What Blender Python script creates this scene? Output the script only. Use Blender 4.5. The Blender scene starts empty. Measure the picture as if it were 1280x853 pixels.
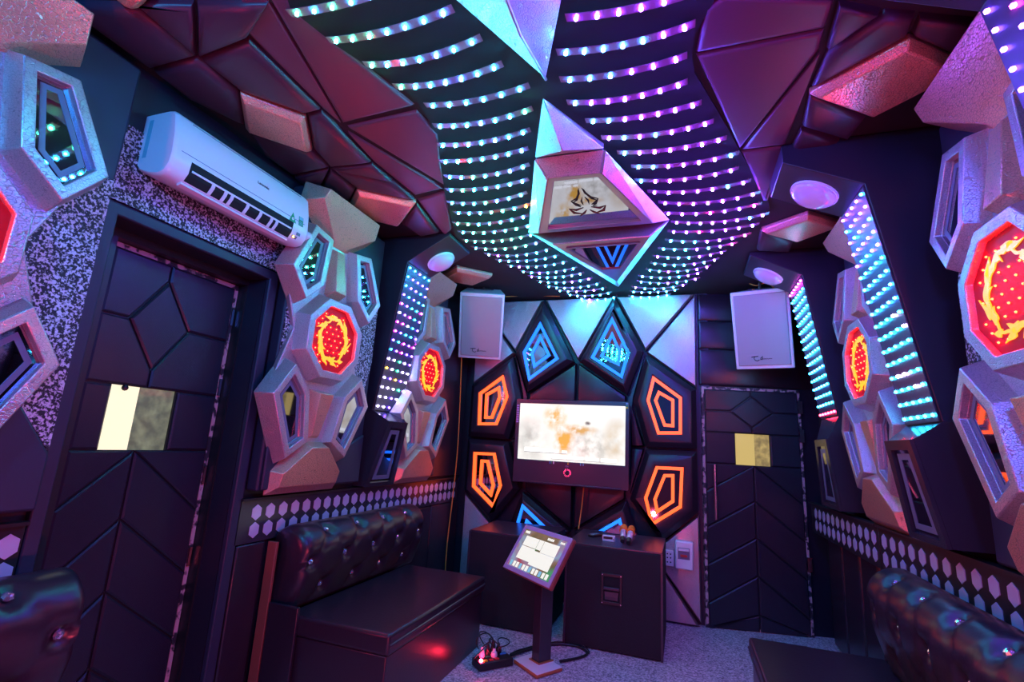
import bpy, bmesh, math, random
from mathutils import Vector as V, Matrix
random.seed(7)
S = bpy.context.scene
COL = S.collection
PI = math.pi
# ------------------------------------------------------------------ camera model (1280x853)
F = 614.8; YAW, PITCH, ROLL = .33999584, .20478625, .05865863; ZC = 1.40
cy_, sy_, cp_, sp_, cr_, sr_ = math.cos(YAW), math.sin(YAW), math.cos(PITCH), math.sin(PITCH), math.cos(ROLL), math.sin(ROLL)
FW = V((-sy_*cp_, cy_*cp_, sp_)); R0 = V((cy_, sy_, 0)); U0 = R0.cross(FW)
RT = cr_*R0 + sr_*U0; UP = -sr_*R0 + cr_*U0
CAM = V((0, 0, ZC))
def ray(x, y): return RT*((x-640)/F) - UP*((y-426.5)/F) + FW
def atX(x, y, X): d = ray(x, y); return CAM + d*(X/d.x)
def atY(x, y, Y): d = ray(x, y); return CAM + d*(Y/d.y)
def atZ(x, y, Z): d = ray(x, y); return CAM + d*((Z-ZC)/d.z)

# ------------------------------------------------------------------ room
XL, XR, YB, YR, H = -2.20, 1.14, 4.82, -1.7, 2.90
WL = lambda u, v, w: V((XL+w, u, v))          # left wall: u = depth, v = height, w = out of the wall
WR = lambda u, v, w: V((XR-w, u, v))
WB = lambda u, v, w: V((u, YB-w, v))
WC = lambda u, v, w: V((u, v, H-w))           # ceiling

# ------------------------------------------------------------------ materials
def mat(name, base, rough=.5, metal=0., emi=None, estr=0., bump=None, spec=.5, coat=0., mix=None):
    m = bpy.data.materials.new(name); m.use_nodes = True
    nt = m.node_tree; b = nt.nodes['Principled BSDF']
    b.inputs['Base Color'].default_value = (*base, 1)
    b.inputs['Roughness'].default_value = rough
    b.inputs['Metallic'].default_value = metal
    b.inputs['Specular IOR Level'].default_value = spec
    b.inputs['Coat Weight'].default_value = coat
    if emi:
        b.inputs['Emission Color'].default_value = (*emi, 1)
        b.inputs['Emission Strength'].default_value = estr
    tc = nt.nodes.new('ShaderNodeTexCoord')
    def tex(kind, scale):
        if kind == 'noise':
            t = nt.nodes.new('ShaderNodeTexNoise'); t.inputs['Scale'].default_value = scale; t.inputs['Detail'].default_value = 3; o = t.outputs['Fac']
        elif kind == 'voronoi':
            t = nt.nodes.new('ShaderNodeTexVoronoi'); t.feature = 'DISTANCE_TO_EDGE'; t.inputs['Scale'].default_value = scale; o = t.outputs['Distance']
        elif kind == 'weave':
            t = nt.nodes.new('ShaderNodeTexChecker'); t.inputs['Scale'].default_value = scale; o = t.outputs['Fac']
        else:
            t = nt.nodes.new('ShaderNodeTexWave'); t.inputs['Scale'].default_value = scale; o = t.outputs['Fac']
        if kind == 'voronoi':
            mp = nt.nodes.new('ShaderNodeMapping'); mp.inputs['Scale'].default_value = (1, .62, 1.25); nt.links.new(tc.outputs['Object'], mp.inputs[0]); nt.links.new(mp.outputs[0], t.inputs['Vector'])
        else: nt.links.new(tc.outputs['Object'], t.inputs['Vector'])
        return o
    if bump:
        k, sc, st = bump
        o = tex(k, sc)
        if k == 'voronoi':
            r = nt.nodes.new('ShaderNodeValToRGB'); r.color_ramp.elements[0].position = 0; r.color_ramp.elements[1].position = .09
            nt.links.new(o, r.inputs[0]); o = r.outputs[0]
        if k == 'voronoi':
            mxn = nt.nodes.new('ShaderNodeMix'); mxn.data_type = 'RGBA'
            mxn.inputs[6].default_value = (*[c*.62 for c in base], 1); mxn.inputs[7].default_value = (*base, 1)
            nt.links.new(o, mxn.inputs[0]); nt.links.new(mxn.outputs[2], b.inputs['Base Color'])
        bn = nt.nodes.new('ShaderNodeBump'); bn.inputs['Strength'].default_value = st; bn.inputs['Distance'].default_value = .007 if k == 'voronoi' else .004
        nt.links.new(o, bn.inputs['Height']); nt.links.new(bn.outputs[0], b.inputs['Normal'])
    if mix:
        k, sc, c0, c1, p0, p1 = mix
        r = nt.nodes.new('ShaderNodeValToRGB'); e = r.color_ramp.elements
        e[0].position, e[1].position = p0, p1; e[0].color = (*c0, 1); e[1].color = (*c1, 1)
        nt.links.new(tex(k, sc), r.inputs[0]); nt.links.new(r.outputs[0], b.inputs['Base Color'])
    return m
M = {}
M['leather'] = mat('black_leather', (.022, .014, .022), .3, bump=('noise', 60, .12))
M['vinyl'] = mat('matt_black_vinyl', (.016, .014, .026), .42, bump=('noise', 120, .1))
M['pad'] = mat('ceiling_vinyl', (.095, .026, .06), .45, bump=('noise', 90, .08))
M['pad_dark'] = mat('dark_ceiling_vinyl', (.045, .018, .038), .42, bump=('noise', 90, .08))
M['velvet'] = mat('black_cloth', (.012, .01, .014), .9)
M['field'] = mat('black_ceiling_cloth', (.006, .007, .008), .95)
M['gloss'] = mat('gloss_black', (.03, .026, .036), .22)
M['silver'] = mat('silver_vinyl', (.68, .54, .55), .33, metal=.8, bump=('voronoi', 105, .35))
M['copper_lit'] = mat('copper_lit_silver_vinyl', (.84, .42, .29), .33, metal=.7, bump=('voronoi', 105, .35))  # silver vinyl with red and copper light put into its base colour
M['silver_plain'] = mat('silver_edge', (.62, .52, .55), .33, metal=.85, bump=('noise', 40, .1))
M['glitter'] = mat('glitter_cloth', (.1, .1, .1), .6, mix=('noise', 110, (.012, .012, .016), (.62, .6, .7), .47, .6))
M['floor'] = mat('speckled_floor', (.2, .2, .2), .45, mix=('noise', 90, (.14, .12, .15), (.72, .64, .7), .36, .66))
M['mirror'] = mat('mirror_glass', (.42, .43, .5), .03, metal=1)
M['hexmirror'] = mat('frosted_mirror', (.72, .68, .9), .3, metal=.45)
M['border'] = mat('printed_border', (.13, .15, .22), .35)
M['white'] = mat('white_plastic', (.78, .77, .8), .28, coat=.3)
M['whitegrille'] = mat('white_grille', (.40, .36, .38), .55, bump=('weave', 260, .3))
M['black'] = mat('black_plastic', (.012, .012, .014), .4)
M['dark'] = mat('dark_opening', (.004, .004, .005), .8)
M['carpetbox'] = mat('speaker_carpet', (.007, .0075, .011), .75, bump=('noise', 160, .4))
M['boxtop'] = mat('lacquered_black_top', (.04, .03, .045), .28)
M['doorvinyl'] = mat('door_leather', (.013, .013, .024), .34, bump=('weave', 180, .35))
M['doortrim'] = mat('worn_door_edge', (.3, .2, .2), .6, mix=('noise', 22, (.02, .02, .03), (.5, .36, .36), .45, .53))
M['frame'] = mat('door_frame_cloth', (.022, .022, .045), .5)
M['wood'] = mat('red_brown_wood', (.24, .06, .04), .5, bump=('noise', 30, .1))
M['oak'] = mat('orange_brown_edge', (.35, .12, .04), .5)
M['stud'] = mat('crystal_stud', (.85, .85, .95), .08, metal=.9)
M['chrome'] = mat('brushed_metal', (.6, .58, .62), .25, metal=1)
M['orange_cable'] = mat('orange_cable', (.75, .2, .02), .5)
M['foam'] = mat('orange_foam', (.85, .17, .01), .6)
M['cloth'] = mat('pink_cloth', (.6, .12, .2), .8)
M['green'] = mat('green_sticker', (.02, .32, .12), .5)
M['paleblue'] = mat('pale_sticker', (.2, .5, .55), .5)
M['yellow'] = mat('yellow_plastic', (.75, .5, .02), .5)
M['redp'] = mat('red_plastic', (.6, .03, .03), .5)
M['bluep'] = mat('blue_plastic', (.03, .2, .5), .5)
M['ink'] = mat('black_ink', (.01, .01, .015), .5)
M['gold'] = mat('dull_red_ink', (.12, .01, .02), .5)
M['tape'] = mat('clear_led_tape', (.2, .08, .12), .15, spec=.8)
M['dome'] = mat('milky_dome', (.62, .5, .72), .15, coat=.5)
M['purpleplastic'] = mat('lilac_bezel', (.42, .36, .55), .4)
M['pipe'] = mat('white_pipe', (.7, .7, .72), .4)
M['redpad'] = mat('red_vinyl', (.5, .03, .03), .5)
def emi(name, c, s): return mat(name, (.02, .02, .02), .4, emi=c, estr=s)
K = 3.3
LEDS = {'cyan': emi('cyan_led', (.015, .56, 1.0), 62*K), 'green': emi('green_led', (.03, 1.0, .42), 45*K), 'sky': emi('sky_led', (.025, .3, 1.0), 75*K),
        'violet': emi('violet_led', (.12, .04, 1.0), 90*K), 'magenta': emi('magenta_led', (.9, .04, .8), 60*K), 'amber': emi('amber_led', (1, .45, .03), 26*K), 'red': emi('red_led', (1, .02, .06), 60*K),
        'white': emi('white_led', (.6, .5, 1), 40*K), 'dot': emi('ember_dot', (1, .0016, .0005), 620)}
for k_, c_, e_ in (('cyan', (.02, .56, 1), 40), ('green', (.03, 1, .42), 30), ('sky', (.025, .3, 1), 45), ('violet', (.14, .05, 1), 50), ('magenta', (.9, .04, .8), 60), ('amber', (1, .45, .03), 26), ('red', (1, .02, .06), 60), ('white', (.6, .5, 1), 36)):
    LEDS['column_'+k_] = emi('column_led_'+k_, c_, e_)
M['ledred'] = mat('red_led_board', (.06, .002, .006), .5, spec=.15, emi=(1, .008, .03), estr=.34)
M['flame'] = mat('yellow_flame', (.5, .2, .01), .3, emi=(1, .5, .025), estr=1.15)
M['neon_o'] = emi('orange_neon', (1, .085, .012), 2.8)
M['neon_b'] = emi('blue_neon', (.008, .15, 1), 2.4)
M['ledboard'] = mat('dark_led_board', (.05, .04, .07), .3)

# ------------------------------------------------------------------ mesh building
class MB:
    def __init__(s): s.v, s.f = [], []
    def face(s, pts):
        n = len(s.v); s.v += [V(p) for p in pts]; s.f.append(list(range(n, n+len(pts)))); return s
    def loft(s, rings, c0=True, c1=True, closed=True):
        n = len(s.v); k = len(rings[0])
        for r in rings: s.v += [V(p) for p in r]
        for a in range(len(rings)-1):
            for i in range(k if closed else k-1):
                j = (i+1) % k
                s.f.append([n+a*k+i, n+a*k+j, n+(a+1)*k+j, n+(a+1)*k+i])
        if c0: s.f.append([n+i for i in range(k)][::-1])
        if c1: s.f.append([n+(len(rings)-1)*k+i for i in range(k)])
        return s
    def box(s, c, size, ax=None):
        c = V(c); ax = ax or (V((1,0,0)), V((0,1,0)), V((0,0,1)))
        a, b, d = [V(x)*(q/2) for x, q in zip(ax, size)]
        return s.loft([[c-a-b-d, c+a-b-d, c+a+b-d, c-a+b-d], [c-a-b+d, c+a-b+d, c+a+b+d, c-a+b+d]])
    def prism(s, Wf, poly, w0, w1): return s.loft([[Wf(u, v, w0) for u, v in poly], [Wf(u, v, w1) for u, v in poly]])
    def ring(s, Wf, outer, inner, w0, w1):
        L = [[Wf(u, v, w0) for u, v in outer], [Wf(u, v, w1) for u, v in outer], [Wf(u, v, w1) for u, v in inner], [Wf(u, v, w0) for u, v in inner]]
        return s.loft(L+[L[0]], False, False)
    def tube(s, path, r, seg=8, caps=True):
        path = [V(p) for p in path]; rings = []; up = V((.13, .2, .97))
        for i, p in enumerate(path):
            d = (path[min(i+1, len(path)-1)]-path[max(i-1, 0)]).normalized()
            a = d.cross(up)
            if a.length < .05: a = d.cross(V((1, 0, 0)))
            a.normalize(); b = d.cross(a)
            rr = r[i] if isinstance(r, (list, tuple)) else r
            rings.append([p+(a*math.cos(2*PI*t/seg)+b*math.sin(2*PI*t/seg))*rr for t in range(seg)])
        return s.loft(rings, caps, caps)
    def lathe(s, c, axis, prof, seg=20):
        c = V(c); axis = V(axis).normalized(); a = axis.orthogonal().normalized(); b = axis.cross(a)
        return s.loft([[c+axis*h+(a*math.cos(2*PI*t/seg)+b*math.sin(2*PI*t/seg))*max(r, 1e-4) for t in range(seg)] for r, h in prof])
    def sphere(s, c, r, seg=8, rg=5):
        return s.lathe(c, (0, 0, 1), [(r*math.sin(PI*i/rg), -r*math.cos(PI*i/rg)) for i in range(rg+1)], seg)

def tag(o, label=None, cat=None, group=None, kind=None):
    if label: o['label'] = label
    if cat: o['category'] = cat
    if group: o['group'] = group
    if kind: o['kind'] = kind
    return o
def wloc(o):
    p = V((0, 0, 0))
    while o is not None: p = p+V(o.location); o = o.parent
    return p
def obj(name, mb, m, parent=None, loc=None, bevel=0., smooth=False, seg=2, angle=35):
    """link ONE mesh object; geometry given in world coordinates"""
    org = V(loc) if loc is not None else (wloc(parent) if parent else V((0, 0, 0)))
    if loc is None and parent is None and mb.v:
        org = sum(mb.v, V((0, 0, 0)))/len(mb.v)
    if loc is None and parent is not None and mb.v:
        org = sum(mb.v, V((0, 0, 0)))/len(mb.v)
    me = bpy.data.meshes.new(name)
    me.from_pydata([v-org for v in mb.v], [], mb.f)
    bm = bmesh.new(); bm.from_mesh(me)
    bmesh.ops.remove_doubles(bm, verts=bm.verts, dist=1e-6)
    bmesh.ops.recalc_face_normals(bm, faces=bm.faces)
    bm.to_mesh(me); bm.free()
    me.materials.append(m)
    o = bpy.data.objects.new(name, me); COL.objects.link(o)
    o.location = org-(wloc(parent) if parent else V((0, 0, 0)))
    if parent: o.parent = parent
    if smooth or bevel:
        for p in me.polygons: p.use_smooth = True
        me.set_sharp_from_angle(angle=math.radians(angle if smooth else 30))
    if bevel:
        b = o.modifiers.new('bevel', 'BEVEL'); b.width = bevel; b.segments = seg; b.limit_method = 'ANGLE'; b.angle_limit = math.radians(25)
        b.harden_normals = False
    return o
def thing(name, label, cat, loc=(0, 0, 0), group=None, kind=None):
    o = bpy.data.objects.new(name, None); COL.objects.link(o); o.location = loc; o.empty_display_size = .1
    return tag(o, label, cat, group, kind)
def struct(name, mb, m, **k): return tag(obj(name, mb, m, **k), kind='structure')

def offs(poly, d):
    """offset a 2-D polygon outward by d (negative: inward)"""
    n = len(poly); ar = sum(poly[i][0]*poly[(i+1) % n][1]-poly[(i+1) % n][0]*poly[i][1] for i in range(n))
    sg = 1 if ar > 0 else -1; out = []
    for i in range(n):
        p, q, r = poly[i-1], poly[i], poly[(i+1) % n]
        e1 = V((q[0]-p[0], q[1]-p[1])).normalized(); e2 = V((r[0]-q[0], r[1]-q[1])).normalized()
        n1 = V((e1.y, -e1.x))*sg; n2 = V((e2.y, -e2.x))*sg
        k = n1+n2; den = max(.35, 1+n1.dot(n2)); k = k*(d/den)
        out.append((q[0]+k.x, q[1]+k.y))
    return out
def scl(poly, s):
    cx = sum(p[0] for p in poly)/len(poly); cyy = sum(p[1] for p in poly)/len(poly)
    return [(cx+(p[0]-cx)*s, cyy+(p[1]-cyy)*s) for p in poly]
def tri(p, q, t): return (p[0]+(q[0]-p[0])*t, p[1]+(q[1]-p[1])*t)
def inside(poly, x, y):
    c = False; n = len(poly)
    for i in range(n):
        (x1, y1), (x2, y2) = poly[i], poly[i-1]
        if (y1 > y) != (y2 > y) and x < (x2-x1)*(y-y1)/(y2-y1)+x1: c = not c
    return c

BULB = {}
def bulb(p, color, parent, r=.009, name='led_bulb', stretch=None):
    key = (color, r)
    if key not in BULB:
        me = bpy.data.meshes.new('led_bulb'); bm = bmesh.new()
        bmesh.ops.create_icosphere(bm, subdivisions=1, radius=r); bm.to_mesh(me); bm.free()
        for q in me.polygons: q.use_smooth = True
        me.materials.append(LEDS[color]); BULB[key] = me
    o = bpy.data.objects.new(name, BULB[key]); COL.objects.link(o)
    o.location = V(p)-wloc(parent); o.parent = parent
    if stretch: o.scale = stretch
    return o
def label_text(name, txt, size, origin, xdir, ydir, m, parent, depth=.0006, align='CENTER'):
    cu = bpy.data.curves.new(name, 'FONT'); cu.body = txt; cu.size = size; cu.extrude = depth; cu.align_x = align; cu.align_y = 'CENTER'
    tmp = bpy.data.objects.new('tmp', cu); me = bpy.data.meshes.new_from_object(tmp); bpy.data.objects.remove(tmp)
    me.materials.clear(); me.materials.append(m); o = bpy.data.objects.new(name, me); COL.objects.link(o)
    x, y = V(xdir).normalized(), V(ydir).normalized(); z = x.cross(y)
    mt = Matrix((x, y, z)).transposed().to_4x4(); o.rotation_euler = mt.to_euler()
    o.location = V(origin)-wloc(parent); o.parent = parent
    return o

# ================================================================== SETTING
T = .12
struct('floor', MB().box((-.53, 1.6, -.05), (3.9, 7.4, .1)), M['floor'])
struct('ceiling', MB().box((-.53, 1.6, H+.05), (3.9, 7.4, .1)), M['velvet'])
# left wall with the door recess (opening y 1.30-2.03, z 0-2.22)
DO = (1.23, 2.03, 2.22)
lw = MB()
def wall_slab_x(mb, x0, x1, y0, y1, z0, z1): mb.box(((x0+x1)/2, (y0+y1)/2, (z0+z1)/2), (x1-x0, y1-y0, z1-z0))
wall_slab_x(lw, XL-.3, XL, YR-.2, DO[0], 0, H); wall_slab_x(lw, XL-.3, XL, DO[1], YB+.4, 0, H); wall_slab_x(lw, XL-.3, XL, DO[0], DO[1], DO[2], H)
wall_slab_x(lw, XL-.32, XL-.3, DO[0], DO[1], 0, DO[2])
struct('wall_left', lw, M['vinyl'])
struct('wall_right', MB().box((XR+.06, 1.6, H/2), (.12, 7.4, H)), M['velvet'])
bw = MB().box((-.99, YB+.06, H/2), (2.44, .12, H))
bw.loft([[V((.13, YB, 0)), V((1.2, YB+.24, 0)), V((1.2, YB+.36, 0)), V((.13, YB+.12, 0))], [V((.13, YB, H)), V((1.2, YB+.24, H)), V((1.2, YB+.36, H)), V((.13, YB+.12, H))]])
struct('wall_back', bw, M['vinyl'])
struct('wall_rear', MB().box((-.53, YR-.06, H/2), (3.6, .12, H)), M['vinyl'])

# glitter cloth panels on the left wall around the door
def wpanel(name, Wf, poly, w0, w1, m, label, cat, group=None, **k):
    return tag(obj(name, MB().prism(Wf, poly, w0, w1), m, **k), label, cat, group)
wpanel('glitter_cloth', WL, [(1.19, 2.285), (2.085, 2.285), (2.13, 2.62), (1.17, 2.62)], .002, .012, M['glitter'], 'speckled black and white glitter cloth strip directly below the air conditioner', 'wall cloth', 'glitter cloth round the door')
for nm_, Wf_, y0_, y1_, z1_, lab_ in (('a', WL, 2.115, 2.985, 2.84, 'dark padded bay behind the ornament nearest the air conditioner'), ('b', WL, .2, 1.165, 2.84, 'dark padded bay behind the cropped ornament on the door side'), ('c', WL, 3.42, 4.1, 2.84, 'dark padded bay behind the ornament beside the orange cable'),
      ('d', WR, 1.52, 2.37, 2.84, 'dark padded bay behind the cropped ornament opposite the door'), ('e', WR, 2.82, 3.75, 2.84, 'dark padded bay behind the ornament between two LED columns')):
    tag(obj('wall_padding', MB().prism(Wf_, [(y0_, 1.075), (y1_, 1.075), (y1_, z1_), (y0_, z1_)], .002, .08), M['frame'], bevel=.012), lab_, 'wall padding', 'padded bays behind the ornaments')
wpanel('glitter_cloth', WL, [(.92, 1.60), (1.155, 1.28), (1.155, 2.33), (1.0, 2.27), (.9, 2.15)], .0805, .088, M['glitter'], 'speckled glitter cloth between the cropped silver ornament and the door frame', 'wall cloth', 'glitter cloth round the door')
wpanel('glitter_cloth', WL, [(2.125, 1.42), (2.24, 1.42), (2.9, 1.6), (2.975, 1.9), (2.975, 2.3), (2.72, 2.3), (2.3, 2.45), (2.16, 2.6), (2.125, 2.3)], .0805, .088, M['glitter'], 'speckled glitter cloth showing around the ornament right of the door frame', 'wall cloth', 'glitter cloth round the door')
wpanel('wall_padding', WL, [(2.13, 1.08), (2.97, 1.08), (2.97, 1.4), (2.75, 1.3), (2.35, 1.3), (2.13, 1.41)], .0805, .1, M['frame'], 'dark vinyl wall panel under the ornament nearest the air conditioner', 'wall panel', 'dark lower wall panels', bevel=.01)
wpanel('wall_padding', WL, [(.3, 1.08), (1.155, 1.08), (1.155, 1.27), (.94, 1.58), (.9, 1.35), (.3, 1.3)], .0805, .1, M['frame'], 'dark vinyl wall panel between the near black hexagon board and cropped silver ornament', 'wall panel', 'dark lower wall panels', bevel=.01)

# ================================================================== DOORS
def door(name, Df, w, h, label, win, vline, handle):
    """Df(u,v,w): u across leaf 0..w, v height"""
    d = thing(name, label, 'door', Df(w/2, 0, 0), kind='structure')
    u0, u1, v0, v1 = win
    # leaf as four pieces around the window
    leaf = MB()
    for a in ([(0, 0), (w, 0), (w, v0), (0, v0)], [(0, v1), (w, v1), (w, h), (0, h)], [(0, v0), (u0, v0), (u0, v1), (0, v1)], [(u1, v0), (w, v0), (w, v1), (u1, v1)]):
        leaf.prism(Df, a, -.03, .0)
    obj('leaf', leaf, M['black'], d)
    pads = []
    c = ((u0+u1)/2, (v1+h)/2); dw, dh = w*.225, (h-v1)*.36
    top, rgt, bot, lft = (c[0], c[1]+dh), (c[0]+dw, c[1]), (c[0], c[1]-dh), (c[0]-dw, c[1])
    pads.append([top, rgt, bot, lft])
    pads += [[(0, h), (c[0], h), top, lft, (0, c[1])], [(c[0], h), (w, h), (w, c[1]), rgt, top], [(0, c[1]), lft, bot, (c[0], v1), (0, v1)], [rgt, (w, c[1]), (w, v1), (c[0], v1), bot]]
    pads += [[(0, v0), (u0, v0), (u0, v1), (0, v1)], [(u1, v0), (w, v0), (w, v1), (u1, v1)]]
    st = .30; y = v0
    pads.append([(0, y-.0), (c[0], y), (0, y-.24)]); pads.append([(c[0], y), (w, y), (w, y-.30)])
    while y > .02:
        l = [(0, y-.24), (c[0], y), (c[0], max(0, y-st)), (0, max(0, y-st-.24))]
        r = [(c[0], y), (w, y-.30), (w, max(0, y-st-.30)), (c[0], max(0, y-st))]
        for q in (l, r):
            q = [(a, max(0, b)) for a, b in q]
            qq = [q[0]]
            for p in q[1:]:
                if (abs(p[0]-qq[-1][0])+abs(p[1]-qq[-1][1])) > .01: qq.append(p)
            if len(qq) > 2 and (max(p[1] for p in qq)-min(p[1] for p in qq)) > .05: pads.append(qq)
        y -= st
    for i, p in enumerate(pads):
        p2 = offs(p, -.004); p3 = offs(p, -.012)
        o = obj('quilted_pad', MB().loft([[Df(a, b, 0) for a, b in p2], [Df(a, b, .008) for a, b in p2], [Df(a, b, .014) for a, b in p3]]), M['doorvinyl'], d)
    tr = MB()
    e = .022
    tr.ring(Df, [(-.0-e, -.0), (w+e, 0), (w+e, h+e), (-e, h+e)], [(0, .02), (w, .02), (w, h), (0, h)], -.03, .004)
    obj('worn_edge_trim', tr, M['doortrim'], d)
    return d
DLX = XL-.18
Dl = lambda u, v, w: V((DLX+w, 1.36+u, v))
LDW = .635
d1 = door('door_1', Dl, LDW, 2.16, 'black quilted leather door with a lit window in the wall under the air conditioner', (.115, .415, 1.27, 1.555), 0, None)
# lit corridor behind the window
def win_mat(name, white, dull, split, axis):
    m = bpy.data.materials.new(name); m.use_nodes = True; nt = m.node_tree; b = nt.nodes['Principled BSDF']
    b.inputs['Roughness'].default_value = .08; b.inputs['Base Color'].default_value = (.05, .05, .05, 1)
    tc = nt.nodes.new('ShaderNodeTexCoord'); sx = nt.nodes.new('ShaderNodeSeparateXYZ'); nt.links.new(tc.outputs['Object'], sx.inputs[0])
    gt = nt.nodes.new('ShaderNodeMath'); gt.operation = 'GREATER_THAN'; gt.inputs[1].default_value = split; nt.links.new(sx.outputs[axis], gt.inputs[0])
    nz = nt.nodes.new('ShaderNodeTexNoise'); nz.inputs['Scale'].default_value = 22; nt.links.new(tc.outputs['Object'], nz.inputs['Vector'])
    r = nt.nodes.new('ShaderNodeValToRGB'); r.color_ramp.elements[0].position = .35; r.color_ramp.elements[1].position = .75
    r.color_ramp.elements[0].color = (*[c*.55 for c in dull], 1); r.color_ramp.elements[1].color = (*[c*1.3 for c in dull], 1); nt.links.new(nz.outputs['Fac'], r.inputs[0])
    mx = nt.nodes.new('ShaderNodeMix'); mx.data_type = 'RGBA'; mx.inputs[6].default_value = (*white, 1)
    nt.links.new(gt.outputs[0], mx.inputs[0]); nt.links.new(r.outputs[0], mx.inputs[7])
    nt.links.new(mx.outputs[2], b.inputs['Emission Color']); b.inputs['Emission Strength'].default_value = 1.0
    return m
M['win1'] = win_mat('lit_corridor_window', (1.15, 1.0, .72), (.16, .17, .1), -.02, 1)
M['win2'] = win_mat('lit_yellow_window', (.62, .45, .13), (.40, .29, .09), .02, 0)
wp = obj('window_pane', MB().prism(Dl, [(.115, 1.27), (.415, 1.27), (.415, 1.555), (.115, 1.555)], -.02, -.012), M['win1'], d1); wp['label'] = 'warm white lit window pane'
obj('sensor_knob', MB().sphere(Dl(.17, 1.545, .004), .014), M['black'], d1, smooth=True)
for z in (1.95, 1.56, 1.1, .7): obj('hinge_plate', MB().prism(Dl, [(LDW+.002, z), (LDW+.016, z), (LDW+.016, z+.09), (LDW+.002, z+.09)], 0, .012), M['chrome'], d1)
# door frame (architrave on the wall face, both sides and top) + step inside
fr = MB()
fr.prism(WL, [(1.18, 0), (DO[0], 0), (DO[0], DO[2]), (1.18, DO[2]+.05)], 0, .03); fr.prism(WL, [(DO[1], 0), (2.09, 0), (2.09, DO[2]+.05), (DO[1], DO[2])], 0, .03); fr.prism(WL, [(1.18, DO[2]+.05), (DO[0], DO[2]), (DO[1], DO[2]), (2.09, DO[2]+.05)], 0, .03)
struct('trim_1', fr, M['frame'], bevel=.006)
fr = MB()
wall_slab_x(fr, DLX-.04, DLX+.06, DO[0], 1.335, 0, DO[2]); wall_slab_x(fr, DLX-.04, DLX+.06, 2.02, DO[1], 0, DO[2]); wall_slab_x(fr, DLX-.04, DLX+.06, 1.335, 2.02, 2.185, DO[2])
struct('trim_2', fr, M['black'])
# back door: stands on a plane that turns slightly away
bu = V((.83, .19, 0)).normalized(); bn = V((bu.y, -bu.x, 0))
BD0 = V((.172, YB+.015, .0))
Dr = lambda u, v, w: BD0+bu*u+V((0, 0, v))+bn*(w+.045)
RDW = .80
pw = [((917, 547), (964, 591))]
d2 = door('door_2', Dr, RDW, 1.985, 'black quilted leather door with a yellow lit window beside the breaker box', (.26, .55, 1.33, 1.60), 0, None)
wp = obj('window_pane', MB().prism(Dr, [(.26, 1.33), (.55, 1.33), (.55, 1.60), (.26, 1.60)], -.02, -.012), M['win2'], d2); wp['label'] = 'yellow lit window pane'
hd = MB().tube([Dr(.07, .86, .035), Dr(.07, 1.32, .035)], .013, 10)
hh = obj('door_handle', hd, M['chrome'], d2, smooth=True)
for z in (.92, 1.26): obj('handle_post', MB().tube([Dr(.07, z, 0), Dr(.07, z, .036)], .008, 8), M['chrome'], hh, smooth=True)
for z in (.5, 1.55, 1.8): obj('hinge_plate', MB().prism(Dr, [(RDW+.0, z), (RDW+.035, z), (RDW+.035, z+.11), (RDW, z+.11)], 0.004, .018), M['chrome'], d2)
# padded wall pieces above the back door
WK = lambda u, v, w: V((.14, YB, 0))+bu*u+V((0, 0, v))+bn*w
for (a, b, lab) in ((2.02, 2.36, 'black padded strip directly above the back door, behind the hanging speaker'), (2.36, 2.63, 'middle black padded strip above the back door'), (2.63, 2.89, 'topmost black padded strip above the back door, under the ceiling')):
    p = [(.0, a), (1.0, a), (1.0, b), (0, b)]
    tag(obj('wall_padding', MB().loft([[WK(x, y, 0) for x, y in offs(p, -.002)], [WK(x, y, .02) for x, y in offs(p, -.006)], [WK(x, y, .03) for x, y in offs(p, -.025)]]), M['leather'], smooth=True), lab, 'wall padding', 'padded strips above the back door')

# ================================================================== WALL ORNAMENTS
a_ = .24; b_ = a_*math.tan(PI/8)
OCT = [(-b_, -a_), (b_, -a_), (a_, -b_), (a_, b_), (b_, a_), (-b_, a_), (-a_, b_), (-a_, -b_)]
UHEX = [(.30, .18), (.42, .34), (.405, .47), (.255, .64), (.13, .604), (.17, .30)]
UHEX = [(.30, .18), (.42, .34), (.275, .64), (.115, .61), (.165, .30)]
LHEX = [(.30, -.195), (.155, -.335), (.10, -.61), (.25, -.705), (.415, -.37)]
def flame_ring(mb, P, r=.118, hw=.009):
    """a ring of curling flame tongues; P(x, y, lift) gives points on the board"""
    N = 96
    wob = lambda a: .005*math.sin(5*a+.6)+.004*math.sin(11*a)
    rg = []
    for i in range(N):
        a = 2*PI*i/N; w = hw*(1+.45*math.sin(2*a+.5)); c, s_ = math.cos(a), math.sin(a)
        r0, r1 = r+wob(a)-w, r+wob(a)+w
        rg.append([P(c*r0, s_*r0, 0), P(c*r1, s_*r1, 0), P(c*r1, s_*r1, .004), P(c*r0, s_*r0, .004)])
    mb.loft(rg+[rg[0]], False, False)
    n = 17
    for k in range(n):
        a0 = 2*PI*k/n+.12*math.sin(k*2.3); out = 1 if k % 3 else -1
        ln = .42+.16*math.sin(k*1.7); lift = (.030+.012*math.sin(k*2.9))*out*(1 if out > 0 else .75)
        rows = []
        for q in range(7):
            t = q/6; a = a0+ln*t; rr = r+wob(a)+lift*(t**1.6)+out*hw*.4; w = .0125*(1-t)**.8*(1+.5*math.sin(PI*t))+.0004
            c, s_ = math.cos(a), math.sin(a)
            rows.append([P(c*(rr-w), s_*(rr-w), .0002), P(c*(rr+w), s_*(rr+w), .0002), P(c*(rr+w), s_*(rr+w), .0043), P(c*(rr-w), s_*(rr-w), .0043)])
        mb.loft(rows)
    return mb
WF = .185; BAY = .08
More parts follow.
